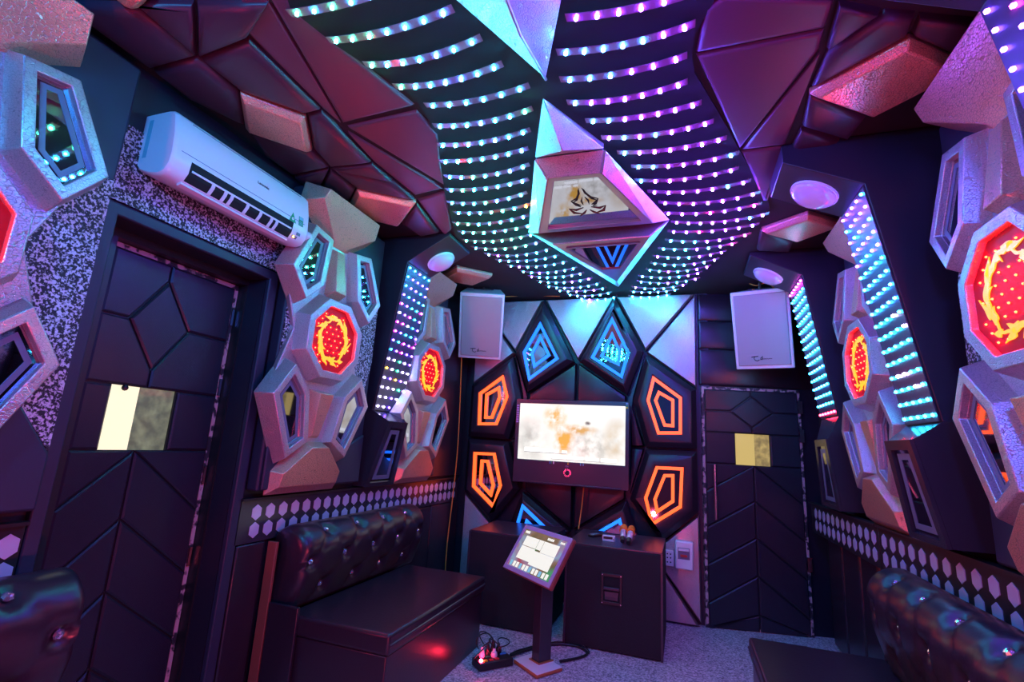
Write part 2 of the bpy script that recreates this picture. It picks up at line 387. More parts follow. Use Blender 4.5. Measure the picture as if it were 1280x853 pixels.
def ornament(Wf, cu, cv, sgn, label, reds=True):
    t = thing('wall_ornament', label, 'wall ornament', Wf(cu, cv, 0), 'silver faceted ornaments on the side walls')
    L = lambda poly: [(cu+sgn*u, cv+v) for u, v in poly]
    def frame(name, poly, inset, wf, d, mname='silver', parent=t, lab=None):
        o = L(poly); i = offs(o, -inset); base = offs(o, d)
        f = wf if callable(wf) else (lambda v: wf)
        mb = MB().loft([[Wf(u, v, BAY+.002) for u, v in base], [Wf(u, v, f(v)) for u, v in o], [Wf(u, v, f(v)) for u, v in i], [Wf(u, v, f(v)-.028) for u, v in i]])
        ob = obj(name, mb, M[mname], parent, bevel=.004)
        if lab: ob['label'] = lab
        return ob, i
    obj('core_plate', MB().prism(Wf, L([(-.40, .34), (-.25, .62), (.25, .62), (.40, .34), (.27, .02), (.40, -.37), (.24, -.69), (-.24, -.69), (-.40, -.37), (-.27, .02)]), BAY+.001, BAY+.035), M['silver'], t, bevel=.006)
    # octagon with the red LED board
    oc, inn = frame('octagon_frame', OCT, .045, WF+.01, .04)
    bd = obj('led_board', MB().prism(Wf, offs(inn, .002), WF-.05, WF-.014), M['ledred'], t); bd['label'] = 'red glowing octagonal board'
    nx, ny = 6, 9
    for r in range(ny):
        for c in range(nx):
            u = (-.16+.32*(c+.25+.5*(r % 2))/nx); v = -.165+.33*(r+.5)/ny
            if inside([(p[0], p[1]) for p in offs(OCT, -.06)], u, v) and not (.10 < math.hypot(u, v*.91) < .138):
                bulb(Wf(cu+sgn*u, cv+v, WF-.012), 'dot', bd, .0046)
    fl = flame_ring(MB(), lambda x, y, q: Wf(cu+x, cv+y*1.1, WF-.0135+q))
    fo_ = obj('flame_ring', fl, M['flame'], bd); fo_['label'] = 'yellow ring of flames'
    # mirror panels
    for name, P in (('mirror_panel', UHEX), ('mirror_panel', LHEX)):
        for s in (1, -1):
            Q = [(s*u, v) for u, v in P]
            tl = (lambda v: WF+.012-.05*(v-cv-.18)) if P is UHEX else (lambda v: WF+.01+.05*(v-cv+.195))
            ob, i = frame(name, Q, .037, tl, .03)
            W2 = lambda u, v, w: Wf(u, v, w+tl(v))
            obj('mirror_glass', MB().prism(W2, offs(i, .002), -.035, -.0265), M['mirror'], ob)
            obj('printed_border', MB().ring(W2, offs(i, -.02), offs(i, -.038), -.0265, -.0245), M['border'], ob)
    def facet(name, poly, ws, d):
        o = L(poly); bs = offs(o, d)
        return obj(name, MB().loft([[Wf(u, v, BAY+.002) for u, v in bs], [Wf(u, v, w) for (u, v), w in zip(o, ws)]]), M['copper_lit'], t, bevel=.004)
    hi, lo_ = WF+.06, WF-.05       # the crest leans out, the foot leans back into the wall
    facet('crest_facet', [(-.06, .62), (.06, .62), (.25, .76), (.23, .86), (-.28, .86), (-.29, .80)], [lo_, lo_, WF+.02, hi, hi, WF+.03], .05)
    facet('upper_keystone', [(-.05, .30), (.05, .30), (.035, .57), (-.035, .57)], [WF, WF, WF-.04, WF-.04], .03)
    facet('keystone_wedge', [(-.05, .26), (.05, .26), (.055, .30), (-.055, .30)], [WF-.08, WF-.08, WF, WF], .02)
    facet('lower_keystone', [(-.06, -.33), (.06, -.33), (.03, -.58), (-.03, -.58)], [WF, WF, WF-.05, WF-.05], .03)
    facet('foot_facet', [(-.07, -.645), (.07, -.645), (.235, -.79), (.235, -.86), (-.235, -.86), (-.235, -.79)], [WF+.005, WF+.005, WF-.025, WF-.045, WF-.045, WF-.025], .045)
    return t
ornament(WL, 2.44, 1.955, 1, 'silver faceted ornament with red octagon right of the air conditioner and quilted door')
ornament(WL, 3.69, 1.945, 1, 'silver faceted ornament with red octagon between the LED column and hanging orange cable')
ornament(WL, .66, 1.945, 1, 'large cropped silver ornament with red octagon on the door side, in front of the door')
ornament(WR, 1.88, 1.955, -1, 'large cropped silver ornament with red octagon above the tufted bench opposite the door')
ornament(WR, 3.28, 1.965, -1, 'silver ornament with red octagon between two LED columns, seen edge-on')

wpanel('glitter_cloth', WR, [(1.7, 1.35), (2.36, 1.5), (2.36, 2.1), (2.28, 2.4), (1.7, 2.4)], .0805, .088, M['glitter'], 'speckled glitter cloth behind the cropped ornament opposite the door', 'wall cloth', 'glitter cloth round the door')
# ================================================================== LED COLUMNS + DOMES
def column(Wf, y0, y1, wb, zb, wt, zt, wo, zo, lower, rows, cols, pick, label, dome_label, dome_uv):
    t = thing('light_column', label, 'light column', Wf((y0+y1)/2, 1.05, 0), 'LED light columns on the side walls')
    prof = [(.002, zb-.02), (wb, zb), (wt, zt), (wo, zo), (wo, H-.004), (.002, H-.004)]
    obj('column_body', MB().loft([[Wf(y0, z, w) for w, z in prof], [Wf(y1, z, w) for w, z in prof]]), M['vinyl'], t, bevel=.004)
    # LED panel skin
    n = V((zt-zb, -(wt-wb))).normalized()
    pan = MB()
    def P(y, s, off): return Wf(y, zb+(zt-zb)*s+n.y*off, wb+(wt-wb)*s+n.x*off)
    e = .012
    pan.loft([[P(y0+e, .005, .001), P(y1-e, .005, .001), P(y1-e, .995, .001), P(y0+e, .995, .001)], [P(y0+e, .005, .006), P(y1-e, .005, .006), P(y1-e, .995, .006), P(y0+e, .995, .006)]])
    pn = obj('led_panel', pan, M['ledboard'], t)
    for r in range(rows):
        s = (r+.5)/rows
        for c in range(cols):
            y = y0+(y1-y0)*(c+.5)/cols
            bulb(P(y, s, .011), 'column_'+pick(s, c/cols), pn, .0085)
    # lower tapered mirror box
    zt2, wt2, zb2, wb2, yt = lower
    A = [(y0, zt2, wt2), (y0+yt, zt2, wt2), (y1, zb2, wb2), (y0, zb2, wb2)]
    bk = [(y0, zb-.005, wb-.005), (y1, zb-.005, wb-.005), (y1, zb2, .003), (y0, zb2, .003)]
    # solid: front quad A, top sill back to the panel foot
    mb = MB()
    a, b, c, d = [Wf(*q) for q in A]
    ya0, ya1 = Wf(y0, zb, wb), Wf(y1, zb, wb)
    w0, w1, w2, w3 = Wf(y0, zb, .003), Wf(y1, zb, .003), Wf(y1, zb2, .003), Wf(y0, zb2, .003)
    vs = [a, b, c, d, ya0, ya1, w0, w1, w2, w3]; k = len(mb.v); mb.v += vs
    for f in ([0, 1, 2, 3], [0, 4, 5, 1], [4, 6, 7, 5], [0, 3, 9, 6, 4], [1, 5, 7, 8, 2], [3, 2, 8, 9], [6, 9, 8, 7]): mb.f.append([k+i for i in f])
    bx = obj('lower_box', mb, M['gloss'], t)
    # mirror in the front of the box
    def Q(u, s, off):   # u 0..1 across, s 0..1 up
        ye = y1+(y0+yt-y1)*s
        z = zb2+(zt2-zb2)*s; w = wb2+(wt2-wb2)*s
        m = V((zt2-zb2, -(wt2-wb2))).normalized()
        return Wf(y0+(ye-y0)*u, z+m.y*off, w+m.x*off)
    def quad(mb, q, o0, o1): mb.loft([[Q(u, s, o0) for u, s in q], [Q(u, s, o1) for u, s in q]])
    fm = MB(); oq = [(.0, 0), (1, 0), (1, 1), (0, 1)]; iq = [(.13, .06), (.87, .06), (.82, .9), (.18, .9)]
    rg = [[Q(u, s, .001) for u, s in oq], [Q(u, s, .016) for u, s in oq], [Q(u, s, .016) for u, s in iq], [Q(u, s, .001) for u, s in iq]]
    fm.loft(rg+[rg[0]], False, False)
    obj('mirror_surround', fm, M['gloss'], t)
    mi = MB(); quad(mi, iq, .001, .004); mo = obj('mirror_glass', mi, M['mirror'], t)
    i1 = [(.2, .10), (.8, .10), (.72, .86), (.28, .86)]; i2 = [(.3, .16), (.7, .16), (.62, .8), (.38, .8)]
    br = MB(); rg = [[Q(u, s, .004) for u, s in i1], [Q(u, s, .006) for u, s in i1], [Q(u, s, .006) for u, s in i2], [Q(u, s, .004) for u, s in i2]]
    br.loft(rg+[rg[0]], False, False); obj('printed_border', br, M['border'], mo)
    # dome light on the sloped hood
    if dome_label:
        du, dw = dome_uv
        s = (dw-wt)/(wo-wt); zc_ = zt+(zo-zt)*s
        m2 = V((-(zo-zt), (wo-wt))).normalized()      # (dw, dz) tangent rotated
        nn = Wf(0, -m2.y, -m2.x*-1)-Wf(0, 0, 0)
        nrm = (Wf(0, -(wo-wt), (zo-zt))-Wf(0, 0, 0)).normalized()
        c = Wf(du, zc_, dw)
        dm = thing('dome_light', dome_label, 'ceiling light', c, 'round dome lights')
        R = .105
        obj('dome_shade', MB().lathe(c, nrm, [(R, .008), (R*1.0, .016), (R*.93, .03), (R*.75, .045), (R*.45, .056), (R*.15, .06), (.001, .0605)], 28), M['dome'], dm, smooth=True)
        obj('base_ring', MB().lathe(c, nrm, [(R*.9, .0005), (R*1.06, .0005), (R*1.06, .012), (R*.9, .012)], 28), M['white'], dm, smooth=True)
    return t
def pickL(s, c):
    r = random.random()
    if s > .75: return 'sky' if r < .6 else 'violet'
    if s > .35: return 'violet' if r < .4 else ('magenta' if r < .6 else ('cyan' if r < .8 else ('red' if r < .86 else 'white')))
    return 'white' if r < .45 else ('violet' if r < .75 else ('green' if r < .86 else 'amber'))
def pickR(s, c):
    r = random.random()
    if s > .7: return 'violet' if r < .8 else 'sky'
    if s > .45: return 'sky' if r < .6 else ('cyan' if r < .94 else 'magenta')
    return 'cyan' if r < .88 else 'white'
def pickV(s, c): return 'violet' if random.random() < .85 else 'magenta'
column(WL, 3.035, 3.405, .10, 1.575, .258, 2.69, .59, 2.875, (1.508, .235, 1.045, .09, .25), 16, 5, pickL,
       'black LED column beside the door-side wall, with pink and white bulbs', 'milky dome light over the column with pink and white bulbs', (3.27, .41))
column(WR, 2.434, 2.782, .16, 1.582, .345, 2.648, .67, 2.80, (1.51, .262, 1.10, .175, .27), 17, 5, pickR,
       'wide black LED column between two silver ornaments, with cyan and violet bulbs', 'milky dome light over the wide cyan and violet LED column', (2.62, .50))
column(WR, 3.82, 4.26, .16, 1.705, .32, 2.70, .65, 2.87, (1.548, .232, 1.095, .18, .3), 16, 6, lambda s, c: 'magenta' if s > .93 else ('red' if s < .05 else ('sky' if random.random() < .4 else 'cyan')),
       'LED column with cyan bulbs standing next to the back door', 'milky dome light above the right hanging speaker', (4.06, .50))
column(WR, 1.10, 1.49, .16, 1.582, .345, 2.648, .67, 2.80, (1.51, .262, 1.10, .175, .27), 17, 5, pickV,
       'LED column with violet bulbs cropped by the upper picture corner, nearest on the bench side', None, None)

# ================================================================== AIR CONDITIONER
ac = thing('air_conditioner', 'white split air conditioner mounted on the wall over the quilted door', 'air conditioner', WL(1.66, 2.4, 0))
prof = [(.002, 2.475), (.03, 2.44), (.09, 2.418), (.15, 2.408), (.185, 2.418), (.208, 2.45), (.214, 2.50), (.205, 2.60), (.185, 2.69), (.165, 2.708), (.13, 2.714), (.002, 2.714)]
def yprof(y, s=1.):
    cxw, czz = .1, 2.565
    return [WL(y, czz+(z-czz)*s, (cxw+(w-cxw)*s) if w > .01 else w) for w, z in prof]
obj('casing', MB().loft([yprof(1.265, .94), yprof(1.272, .985), yprof(1.285, 1), yprof(2.045, 1), yprof(2.058, .985), yprof(2.065, .94)]), M['white'], ac, smooth=True, angle=40)
# front cover seam + outlet
def on_front(y, z, off=0):
    pts = [(.15, 2.408), (.185, 2.418), (.208, 2.45), (.214, 2.50), (.205, 2.60), (.185, 2.69)]
    for (w0, z0), (w1, z1) in zip(pts, pts[1:]):
        if z0 <= z <= z1:
            t = (z-z0)/(z1-z0); nn = V((z1-z0, -(w1-w0))).normalized()
            return WL(y, z+nn.y*off, w0+(w1-w0)*t+nn.x*off)
    return WL(y, z, .21+off)
def strip_f(mb, y0, y1, z0, z1, o0, o1):
    n = max(1, int((z1-z0)/.008)); zs_ = [z0+(z1-z0)*i/n for i in range(n+1)]
    ring = lambda y: [on_front(y, z, o0) for z in zs_]+[on_front(y, z, o1) for z in zs_[::-1]]
    mb.loft([ring(y0), ring(y1)])
s = MB(); strip_f(s, 1.30, 2.03, 2.528, 2.5305, -.003, .0012); strip_f(s, 1.34, 2.0, 2.684, 2.687, -.003, .0012); obj('panel_seam', s, M['border'], ac)
so = MB(); strip_f(so, 1.35, 1.95, 2.414, 2.505, -.004, .0015); ou = obj('air_outlet', so, M['dark'], ac); ou['label'] = 'dark air outlet slot'
lv = MB(); strip_f(lv, 1.36, 1.94, 2.462, 2.47, -.002, .006); obj('louver', lv, M['white'], ou)
lv = MB(); strip_f(lv, 1.345, 1.955, 2.4095, 2.416, -.002, .012); obj('air_flap', lv, M['white'], ac)
for i, y in enumerate((1.46, 1.525, 1.56, 1.65, 1.73, 1.80, 1.835)):
    vv = MB(); strip_f(vv, y, y+.016, 2.416, 2.464, -.002, .004); obj('vane', vv, M['white'], ou)
s = MB(); s.v += []; q = [on_front(1.915, 2.505, .0012), on_front(1.965, 2.505, .0012), on_front(1.94, 2.56, .0012)]; q2 = [on_front(1.915, 2.505, .0025), on_front(1.965, 2.505, .0025), on_front(1.94, 2.56, .0025)]
s.loft([q, q2]); st_ = obj('triangular_sticker', s, M['green'], ac)
s = MB().lathe(on_front(1.94, 2.523, .0025), V((1, 0, 0)), [(.008, 0), (.008, .001)], 12); obj('sticker_flower', s, M['white'], st_)
s = MB().lathe(on_front(1.94, 2.523, .0035), V((1, 0, 0)), [(.003, 0), (.003, .001)], 8); obj('flower_heart', s, M['yellow'], st_)
s = MB(); strip_f(s, 1.985, 2.018, 2.507, 2.56, .001, .002); st_ = obj('label_sticker', s, M['green'], ac)
s = MB(); strip_f(s, 1.987, 2.016, 2.541, 2.558, .002, .0026); obj('sticker_header', s, M['paleblue'], st_)
for z in (2.512, 2.52, 2.528):
    s = MB(); strip_f(s, 1.99, 2.012, z, z+.003, .002, .0026); obj('sticker_line', s, M['paleblue'], st_)
s = MB(); strip_f(s, 1.965, 2.0, 2.43, 2.443, -.001, .0015); dp = obj('display_window', s, M['border'], ac)
bulb(on_front(1.975, 2.437, .003), 'amber', dp, .0045)
s = MB(); strip_f(s, 1.985, 2.012, 2.45, 2.466, -.001, .0012); obj('brand_badge', s, M['border'], ac)
label_text('brand_lettering', 'Lansonic', .021, on_front(1.73, 2.605, .002), (0, 1, 0), (-.12, 0, .99), M['ink'], ac)
obj('side_vent', MB().loft([[V((XL+.03, 1.2645, 2.50)), V((XL+.055, 1.2645, 2.50)), V((XL+.055, 1.2645, 2.68)), V((XL+.03, 1.2645, 2.68))], [V((XL+.03, 1.267, 2.50)), V((XL+.055, 1.267, 2.50)), V((XL+.055, 1.267, 2.68)), V((XL+.03, 1.267, 2.68))]]), M['paleblue'], ac)
pp = thing('drain_pipe', 'short white corrugated pipe stub at the end of the air conditioner', 'pipe', WL(2.09, 2.5, .08))
obj('pipe_sleeve', MB().tube([WL(2.07+i*.012, 2.50, .15) for i in range(6)], [.03, .034, .03, .034, .03, .034], 14), M['pipe'], pp, smooth=True)
obj('pipe_mouth', MB().tube([WL(2.125, 2.50, .15), WL(2.135, 2.50, .15)], .022, 14), M['border'], pp)

# ================================================================== HEXAGON BOARDS
def hexpoly(cu, cv, ru, rv): return [(cu+ru*math.cos(PI/6+i*PI/3)/math.cos(PI/6)*.866*1.0, cv+rv*math.sin(PI/6+i*PI/3)) for i in range(6)]
def hexboard(name, Wf, y0, y1, z0, z1, w, ustart, n, pitch, label, mname, end='#'):
    t = thing(name, label, 'hexagon board', Wf((y0+y1)/2, z0, 0), 'hexagon mirror boards')
    obj('board', MB().prism(Wf, [(y0, z0), (y1, z0), (y1, z1), (y0, z1)], .002, w), M[mname], t, bevel=.003)
    obj('ledge', MB().prism(Wf, [(y0, z1), (y1, z1), (y1, z1+.012), (y0, z1+.012)], .002, w+.02), M['black'], t)
    zc1, zc2 = z0+(z1-z0)*.70, z0+(z1-z0)*.29
    for r, zz in ((0, zc1), (1, zc2)):
        for i in range(n):
            u = ustart+i*pitch
            if u < y0+.03 or u > y1-.03: continue
            obj('hexagon_mirror', MB().prism(Wf, [(u+.035*math.cos(PI/2+k*PI/3), zz+.041*math.sin(PI/2+k*PI/3)) for k in range(6)], w, w+.003), M['hexmirror'], t)
    return t
hexboard('hexagon_board', WL, 2.075, 4.74, .805, 1.025, .03, 2.19, 27, .0945, 'long gloss board of hexagon mirrors above the tufted bench by the wooden post', 'gloss')
hexboard('hexagon_board', WL, .2, 1.175, .805, 1.025, .03, .285, 10, .0945, 'short black hexagon mirror board cropped by the picture edge in front of the door', 'black')
wr2 = lambda u, v, w: V((XR-w-.035-.038*(u-2.2)/1.3, u, v))
hexboard('hexagon_board', wr2, .6, 3.46, .83, 1.055, .03, .68, 29, .1085, 'black hexagon mirror board above the tufted bench opposite the door', 'black')
hexboard('hexagon_board', wr2, 3.47, 4.86, .83, 1.055, .03, 3.54, 13, .108, 'black hexagon mirror board ending at the hinges of the back door', 'black')
# pleated black vinyl below the boards on the right wall, plain leather panels on the left wall
for i, (a, b) in enumerate(((3.0, 3.35), (3.35, 3.7), (3.7, 4.05), (4.05, 4.45), (4.45, 4.84))):
    tag(obj('wall_padding', MB().loft([[WR(a+.003, .02, 0), WR(b-.003, .02, 0), WR(b-.003, .82, 0), WR(a+.003, .82, 0)], [WR(a+.02, .02, .05), WR(b-.02, .02, .05), WR(b-.02, .82, .05), WR(a+.02, .82, .05)]]), M['leather'], bevel=.01),
        ['first', 'second', 'third', 'fourth', 'fifth'][i]+' black vinyl wall panel from the tufted bench towards the back door', 'wall panel', 'black vinyl panels by the back door')
tag(obj('wall_padding', MB().prism(WL, [(2.1, .02), (2.285, .02), (2.285, .8), (2.1, .8)], 0, .03), M['leather'], bevel=.008), 'black leather wall panel between the quilted door and wooden post', 'wall panel')
tag(obj('wall_padding', MB().prism(WL, [(3.62, .02), (4.2, .02), (4.2, .8), (3.62, .8)], 0, .03), M['leather'], bevel=.008), 'black leather wall panel behind the far end of the bench under the hexagon board', 'wall panel')
tag(obj('wall_padding', MB().prism(WL, [(4.22, .02), (4.78, .02), (4.78, .8), (4.22, .8)], 0, .03), M['leather'], bevel=.008), 'black leather wall panel in the corner behind the orange speaker cable', 'wall panel')
# padding between ornament bays
tag(obj('wall_padding', MB().prism(WL, [(4.12, 1.05), (4.78, 1.05), (4.78, 2.86), (4.12, 2.86)], 0, .025), M['leather'], bevel=.01), 'tall black leather wall panel behind the hanging speaker and orange cable', 'wall panel')

# ================================================================== BENCHES
def tufted(Wf, y0, y1, z0, z1, depth, rows, per, parent, wback=.055):
    """rolled leather backrest with deep buttons; returns stud points"""
    ny = int((y1-y0)/.022); nz = 26
    ks = []
    for r in range(rows):
        zz = [.82, .52, .2][r]
        for k in range(per+1):
            y = y0+(y1-y0)*((k+(.25 if r % 2 else .75))/(per+.5))
            if y0+.05 < y < y1-.04: ks.append((y, zz))
    def prof(t):     # t 0 bottom .. 1 top-back ; returns (w,z)
        if t < .62: s = t/.62; return depth-.07+.08*math.sin(s*PI*.5), z0+(z1-.14-z0)*s
        s = (t-.62)/.38*PI*.56; r = .14
        return depth+.01-r+r*math.cos(s), z1-.14+r*math.sin(s)
    rings = []
    for i in range(ny+1):
        y = y0+(y1-y0)*i/ny; row = []
        ed = max(0., min(1., min((y-y0), (y1-y))/.05)); ed = math.sqrt(max(0., 1-(1-ed)**2))
        for j in range(nz+1):
            t = j/nz; w, z = prof(t)
            dd = 0
            for (ky, kz) in ks:
                dy, dz = (y-ky), (t-kz)*(z1-z0)*1.1
                r2 = dy*dy+dz*dz
                if r2 < .04: dd += .040*math.exp(-r2/.0011)+.014*math.exp(-abs(abs(dy)-abs(dz)*1.1)/.010)*math.exp(-r2/.022)
            dd = min(dd, .05)
            w2 = w-dd*(1 if t < .75 else .6); z2 = z-(dd*.5 if t > .62 else 0)
            w2 = .01+(w2-.01)*(.8+.2*ed); z2 = z0+(z2-z0)*(.93+.07*ed)
            row.append(Wf(y, z2, w2))
        row.append(Wf(y, row[-1].z-.03, wback)); row.append(Wf(y, z0, wback))
        rings.append(row)
    o = obj('backrest', MB().loft(rings), M['leather'], parent, smooth=True, angle=75)
    for (ky, kz) in ks:
        w, z = prof(kz)
        off = .03
        nx = V((1, 0)) if kz < .62 else V((math.cos((kz-.62)/.38*PI*.56), math.sin((kz-.62)/.38*PI*.56)))
        p = Wf(ky, z-nx.y*off*.6, w-nx.x*off)
        nd = (Wf(ky, z+nx.y, w+nx.x)-Wf(ky, z, w)).normalized()
        obj('crystal_stud', MB().lathe(p, nd, [(.016, -.004), (.018, .003), (.012, .010), (.005, .0135), (.001, .014)], 8), M['stud'], o)
def bench(Wf, y0, y1, front, label, per, zs=.455, bk=.27, ztop=.88, by=None, wback=.055):
    t = thing('bench', label, 'bench', Wf((y0+y1)/2, 0, front/2), 'tufted black benches')
    b0, b1 = by or (y0+.02, y1+.05)
    obj('seat_base', MB().prism(Wf, [(y0+.01, .0), (y1-.01, 0), (y1-.01, zs-.10), (y0+.01, zs-.10)], .06, front-.015), M['leather'], t, bevel=.006)
    obj('seat_cushion', MB().prism(Wf, [(y0, zs-.098), (y1, zs-.098), (y1, zs), (y0, zs)], .20, front), M['leather'], t, bevel=.016, seg=3)
    obj('seat_piping', MB().tube([Wf(y0+.01, zs-.052, front-.001), Wf(y1-.01, zs-.052, front-.001)], .008, 8), M['boxtop'], t, smooth=True)
    tufted(Wf, b0, b1, zs+.002, ztop, bk, 3, per, t, wback)
    return t
bench(WL, 2.31, 3.56, .845, 'black leather bench with tufted back beside the wooden post and power strip', 4, ztop=.885, by=(2.33, 3.66))
bench(WL, -.3, 1.24, .72, 'black tufted bench cropped by the lower picture corner near the quilted door', 5, ztop=.885)
bench(WR, .45, 3.2, .82, 'black leather bench with blue and red sheen under the hexagon boards opposite the door', 9, ztop=.92, bk=.30, by=(.4, 3.06), wback=.125)
po = thing('wooden_post', 'red-brown wooden batten standing at the end of the tufted bench', 'wooden post', WL(2.29, 0, .06))
obj('post_board', MB().prism(WL, [(2.288, 0), (2.306, 0), (2.306, .80), (2.288, .80)], .045, .105), M['wood'], po, bevel=.003)
tag(obj('end_panel', MB().prism(WL, [(2.29, .0), (2.31, 0), (2.31, .5), (2.29, .5)], .11, .30), M['leather'], bevel=.004), 'narrow black leather panel closing the bench end next to the wooden post', 'panel')

# ================================================================== SCREEN WALL: mirrors round the television
XC, ZM = -.98, 1.43
BP = lambda u, v, w: V((XC+u, YB-w, ZM+v))
FR = .17      # how far the mirror frames stand out
def neon_frame(poly, tube_o, tube_i, color, label, inset=.075):
    c = (sum(p[0] for p in poly)/len(poly), sum(p[1] for p in poly)/len(poly))
    t = thing('mirror_frame', label, 'light frame', BP(c[0], c[1], 0), 'padded mirror frames with neon pentagons')
    P = offs(poly, -.006); mid = offs(poly, -.05); face = offs(poly, -.062); i = offs(tube_o, .021)
    mb = MB().loft([[BP(u, v, .03) for u, v in P], [BP(u, v, FR-.05) for u, v in P], [BP(u, v, FR) for u, v in mid], [BP(u, v, FR+.004) for u, v in face], [BP(u, v, FR+.004) for u, v in i], [BP(u, v, FR-.02) for u, v in i]])
    fo = obj('padded_surround', mb, M['leather'], t, bevel=.004)
    mi = obj('mirror_glass', MB().prism(BP, offs(i, .003), FR-.03, FR-.018), M['mirror'], t)
    for tp in (tube_o, tube_i):
        mb = MB(); o1 = offs(tp, .013); i1 = offs(tp, -.013)
        mb.ring(BP, o1, i1, FR-.017, FR+.001)
        nt_ = obj('neon_pentagon', mb, M[color], t); nt_['label'] = 'glowing '+('orange' if color == 'neon_o' else 'blue')+' outline'
def rel(pts, Y=YB-FR): return [((p := atY(x, y, Y)).x-XC, p.z-ZM) for x, y in pts]
TR_ = [(.36, 1.44), (.64, .89), (.49, .47), (.02, .79)]        # upper right blue frame
fl = lambda P, sx=1, sy=1: [(x*sx, y*sy) for x, y in P]
bo = rel([(765, 399.5), (785, 440.6), (776.5, 470.5), (740.5, 446.7)]); bi = rel([(765, 418), (774, 439), (772.5, 455), (752, 445)])
neon_frame(TR_, bo, bi, 'neon_b', 'blue pentagon mirror frame touching the ceiling, under the tip of the hanging ornament')
bo2 = rel([(675, 405.5), (655, 440.6), (660.6, 474), (696, 448)]); bi2 = rel([(675, 421.7), (664.6, 442), (667.6, 457.4), (685.6, 443.7)])
neon_frame(fl(TR_, -1), bo2, bi2, 'neon_b', 'blue pentagon mirror frame touching the ceiling, beside the hanging speaker with the orange cable')
LR_ = fl(TR_, 1, -1)
bo3 = fl(bo, 1, -1); bi3 = fl(bi, 1, -1)
neon_frame(LR_, bo3, bi3, 'neon_b', 'blue pentagon mirror frame half hidden behind the two microphones')
neon_frame(fl(LR_, -1), fl(bo2, 1, -1), fl(bi2, 1, -1), 'neon_b', 'blue pentagon mirror frame half hidden behind the touchscreen')
OR1 = [(.655, .85), (1.10, .54), (1.10, .01), (.655, .0), (.54, .42)]
oo = rel([(817, 473), (850.4, 497.7), (850.4, 541.4), (823, 541.4), (810, 500.6)]); oi = rel([(823.7, 490.7), (841, 500.6), (841, 532.4), (830.7, 531.5), (819.4, 500.6)])
neon_frame(OR1, oo, oi, 'neon_o', 'orange pentagon mirror frame above another, on the back door side of the television')
OR2 = [(.655, -.01), (1.10, -.0), (1.10, -.52), (.79, -.80), (.515, -.46)]
oo = rel([(821, 585), (852.4, 586.5), (850.4, 634), (815, 655.5), (807, 623)]); oi = rel([(830.7, 595), (841, 595), (841, 627), (821.4, 640), (818.6, 624.5)])
neon_frame(OR2, oo, oi, 'neon_o', 'orange pentagon mirror frame just above the breaker box and microphones')
oo = rel([(627.7, 471.6), (600, 492), (598.6, 530), (620, 530), (633.4, 496)]); oi = rel([(623, 485), (608, 493.5), (606.6, 522), (614.3, 522), (624.4, 496)])
neon_frame(fl(OR1, -1), oo, oi, 'neon_o', 'orange pentagon mirror frame directly below the speaker with the orange cable')
oo = rel([(617.4, 568), (593.4, 567), (591.6, 608), (616.6, 634), (625, 607)]); oi = rel([(609, 577), (602, 576.6), (600, 604.4), (612.8, 618.6), (616, 607)])
neon_frame(fl(OR2, -1), oo, oi, 'neon_o', 'orange pentagon mirror frame low above the carpeted box behind the bench')

def padtri(poly, m, label, w0=.03, w1=.10, group='padded triangles round the television', cat='padded panel', Wf=BP):
    c = (sum(p[0] for p in poly)/len(poly), sum(p[1] for p in poly)/len(poly))
    P = offs(poly, -.004)
    mb = MB().loft([[Wf(u, v, w0) for u, v in P], [Wf(u, v, w1-.03) for u, v in P], [Wf(u, v, w1-.006) for u, v in offs(poly, -.016)], [Wf(u, v, w1) for u, v in offs(poly, -.04)]])
    return tag(obj('wall_padding', mb, m, smooth=True, angle=40), label, cat, group)
S_ = M['silver']; B_ = M['leather']; top = H-ZM-.005
padtri([(-.36, 1.45), (.36, 1.45), (0.01, .80)], S_, 'silver V-shaped panel between the two blue frames above the television', group='silver panels of the screen wall')
padtri([(.37, 1.45), (1.10, 1.45), (.65, .90)], S_, 'silver triangle between the blue frame and the ceiling near the back door', group='silver panels of the screen wall')
padtri([(1.105, 1.44), (1.105, .545), (.655, .885)], S_, 'tall silver triangle above the orange frames next to the back door', group='silver panels of the screen wall')
padtri([(-.37, 1.45), (-1.10, 1.45), (-.65, .90)], S_, 'silver triangle behind the top of the speaker with the orange cable', group='silver panels of the screen wall')
padtri([(-1.105, 1.44), (-1.105, .545), (-.655, .885)], S_, 'silver triangle behind the lower edge of the speaker with the orange cable', group='silver panels of the screen wall')
padtri([(1.105, -.53), (1.105, -1.40), (.80, -1.02), (.80, -.80)], S_, 'silver panel carrying the breaker box', group='silver panels of the screen wall')
padtri([(1.095, -1.425), (.80, -1.425), (.80, -1.03)], S_, 'silver triangle at floor level below the breaker box', group='silver panels of the screen wall')
padtri([(-1.105, -.53), (-1.105, -1.425), (-.80, -1.425), (-.80, -.80)], S_, 'silver panel at the corner by the orange speaker cable, above the bench end', group='silver panels of the screen wall')
padtri([(.005, .79), (.48, .47), (.48, .40), (.005, .38)], B_, 'black triangle above the television on its back door side', w1=.09)
padtri([(-.005, .79), (-.48, .47), (-.48, .40), (-.005, .38)], B_, 'black triangle above the television on its speaker cable side', w1=.09)
padtri([(.005, -.79), (.48, -.47), (.48, -.35), (.005, -.33)], B_, 'black triangle under the television on its back door side', w1=.09)
padtri([(-.005, -.79), (-.48, -.47), (-.48, -.35), (-.005, -.33)], B_, 'black triangle under the television, beside the hanging wire', w1=.09)
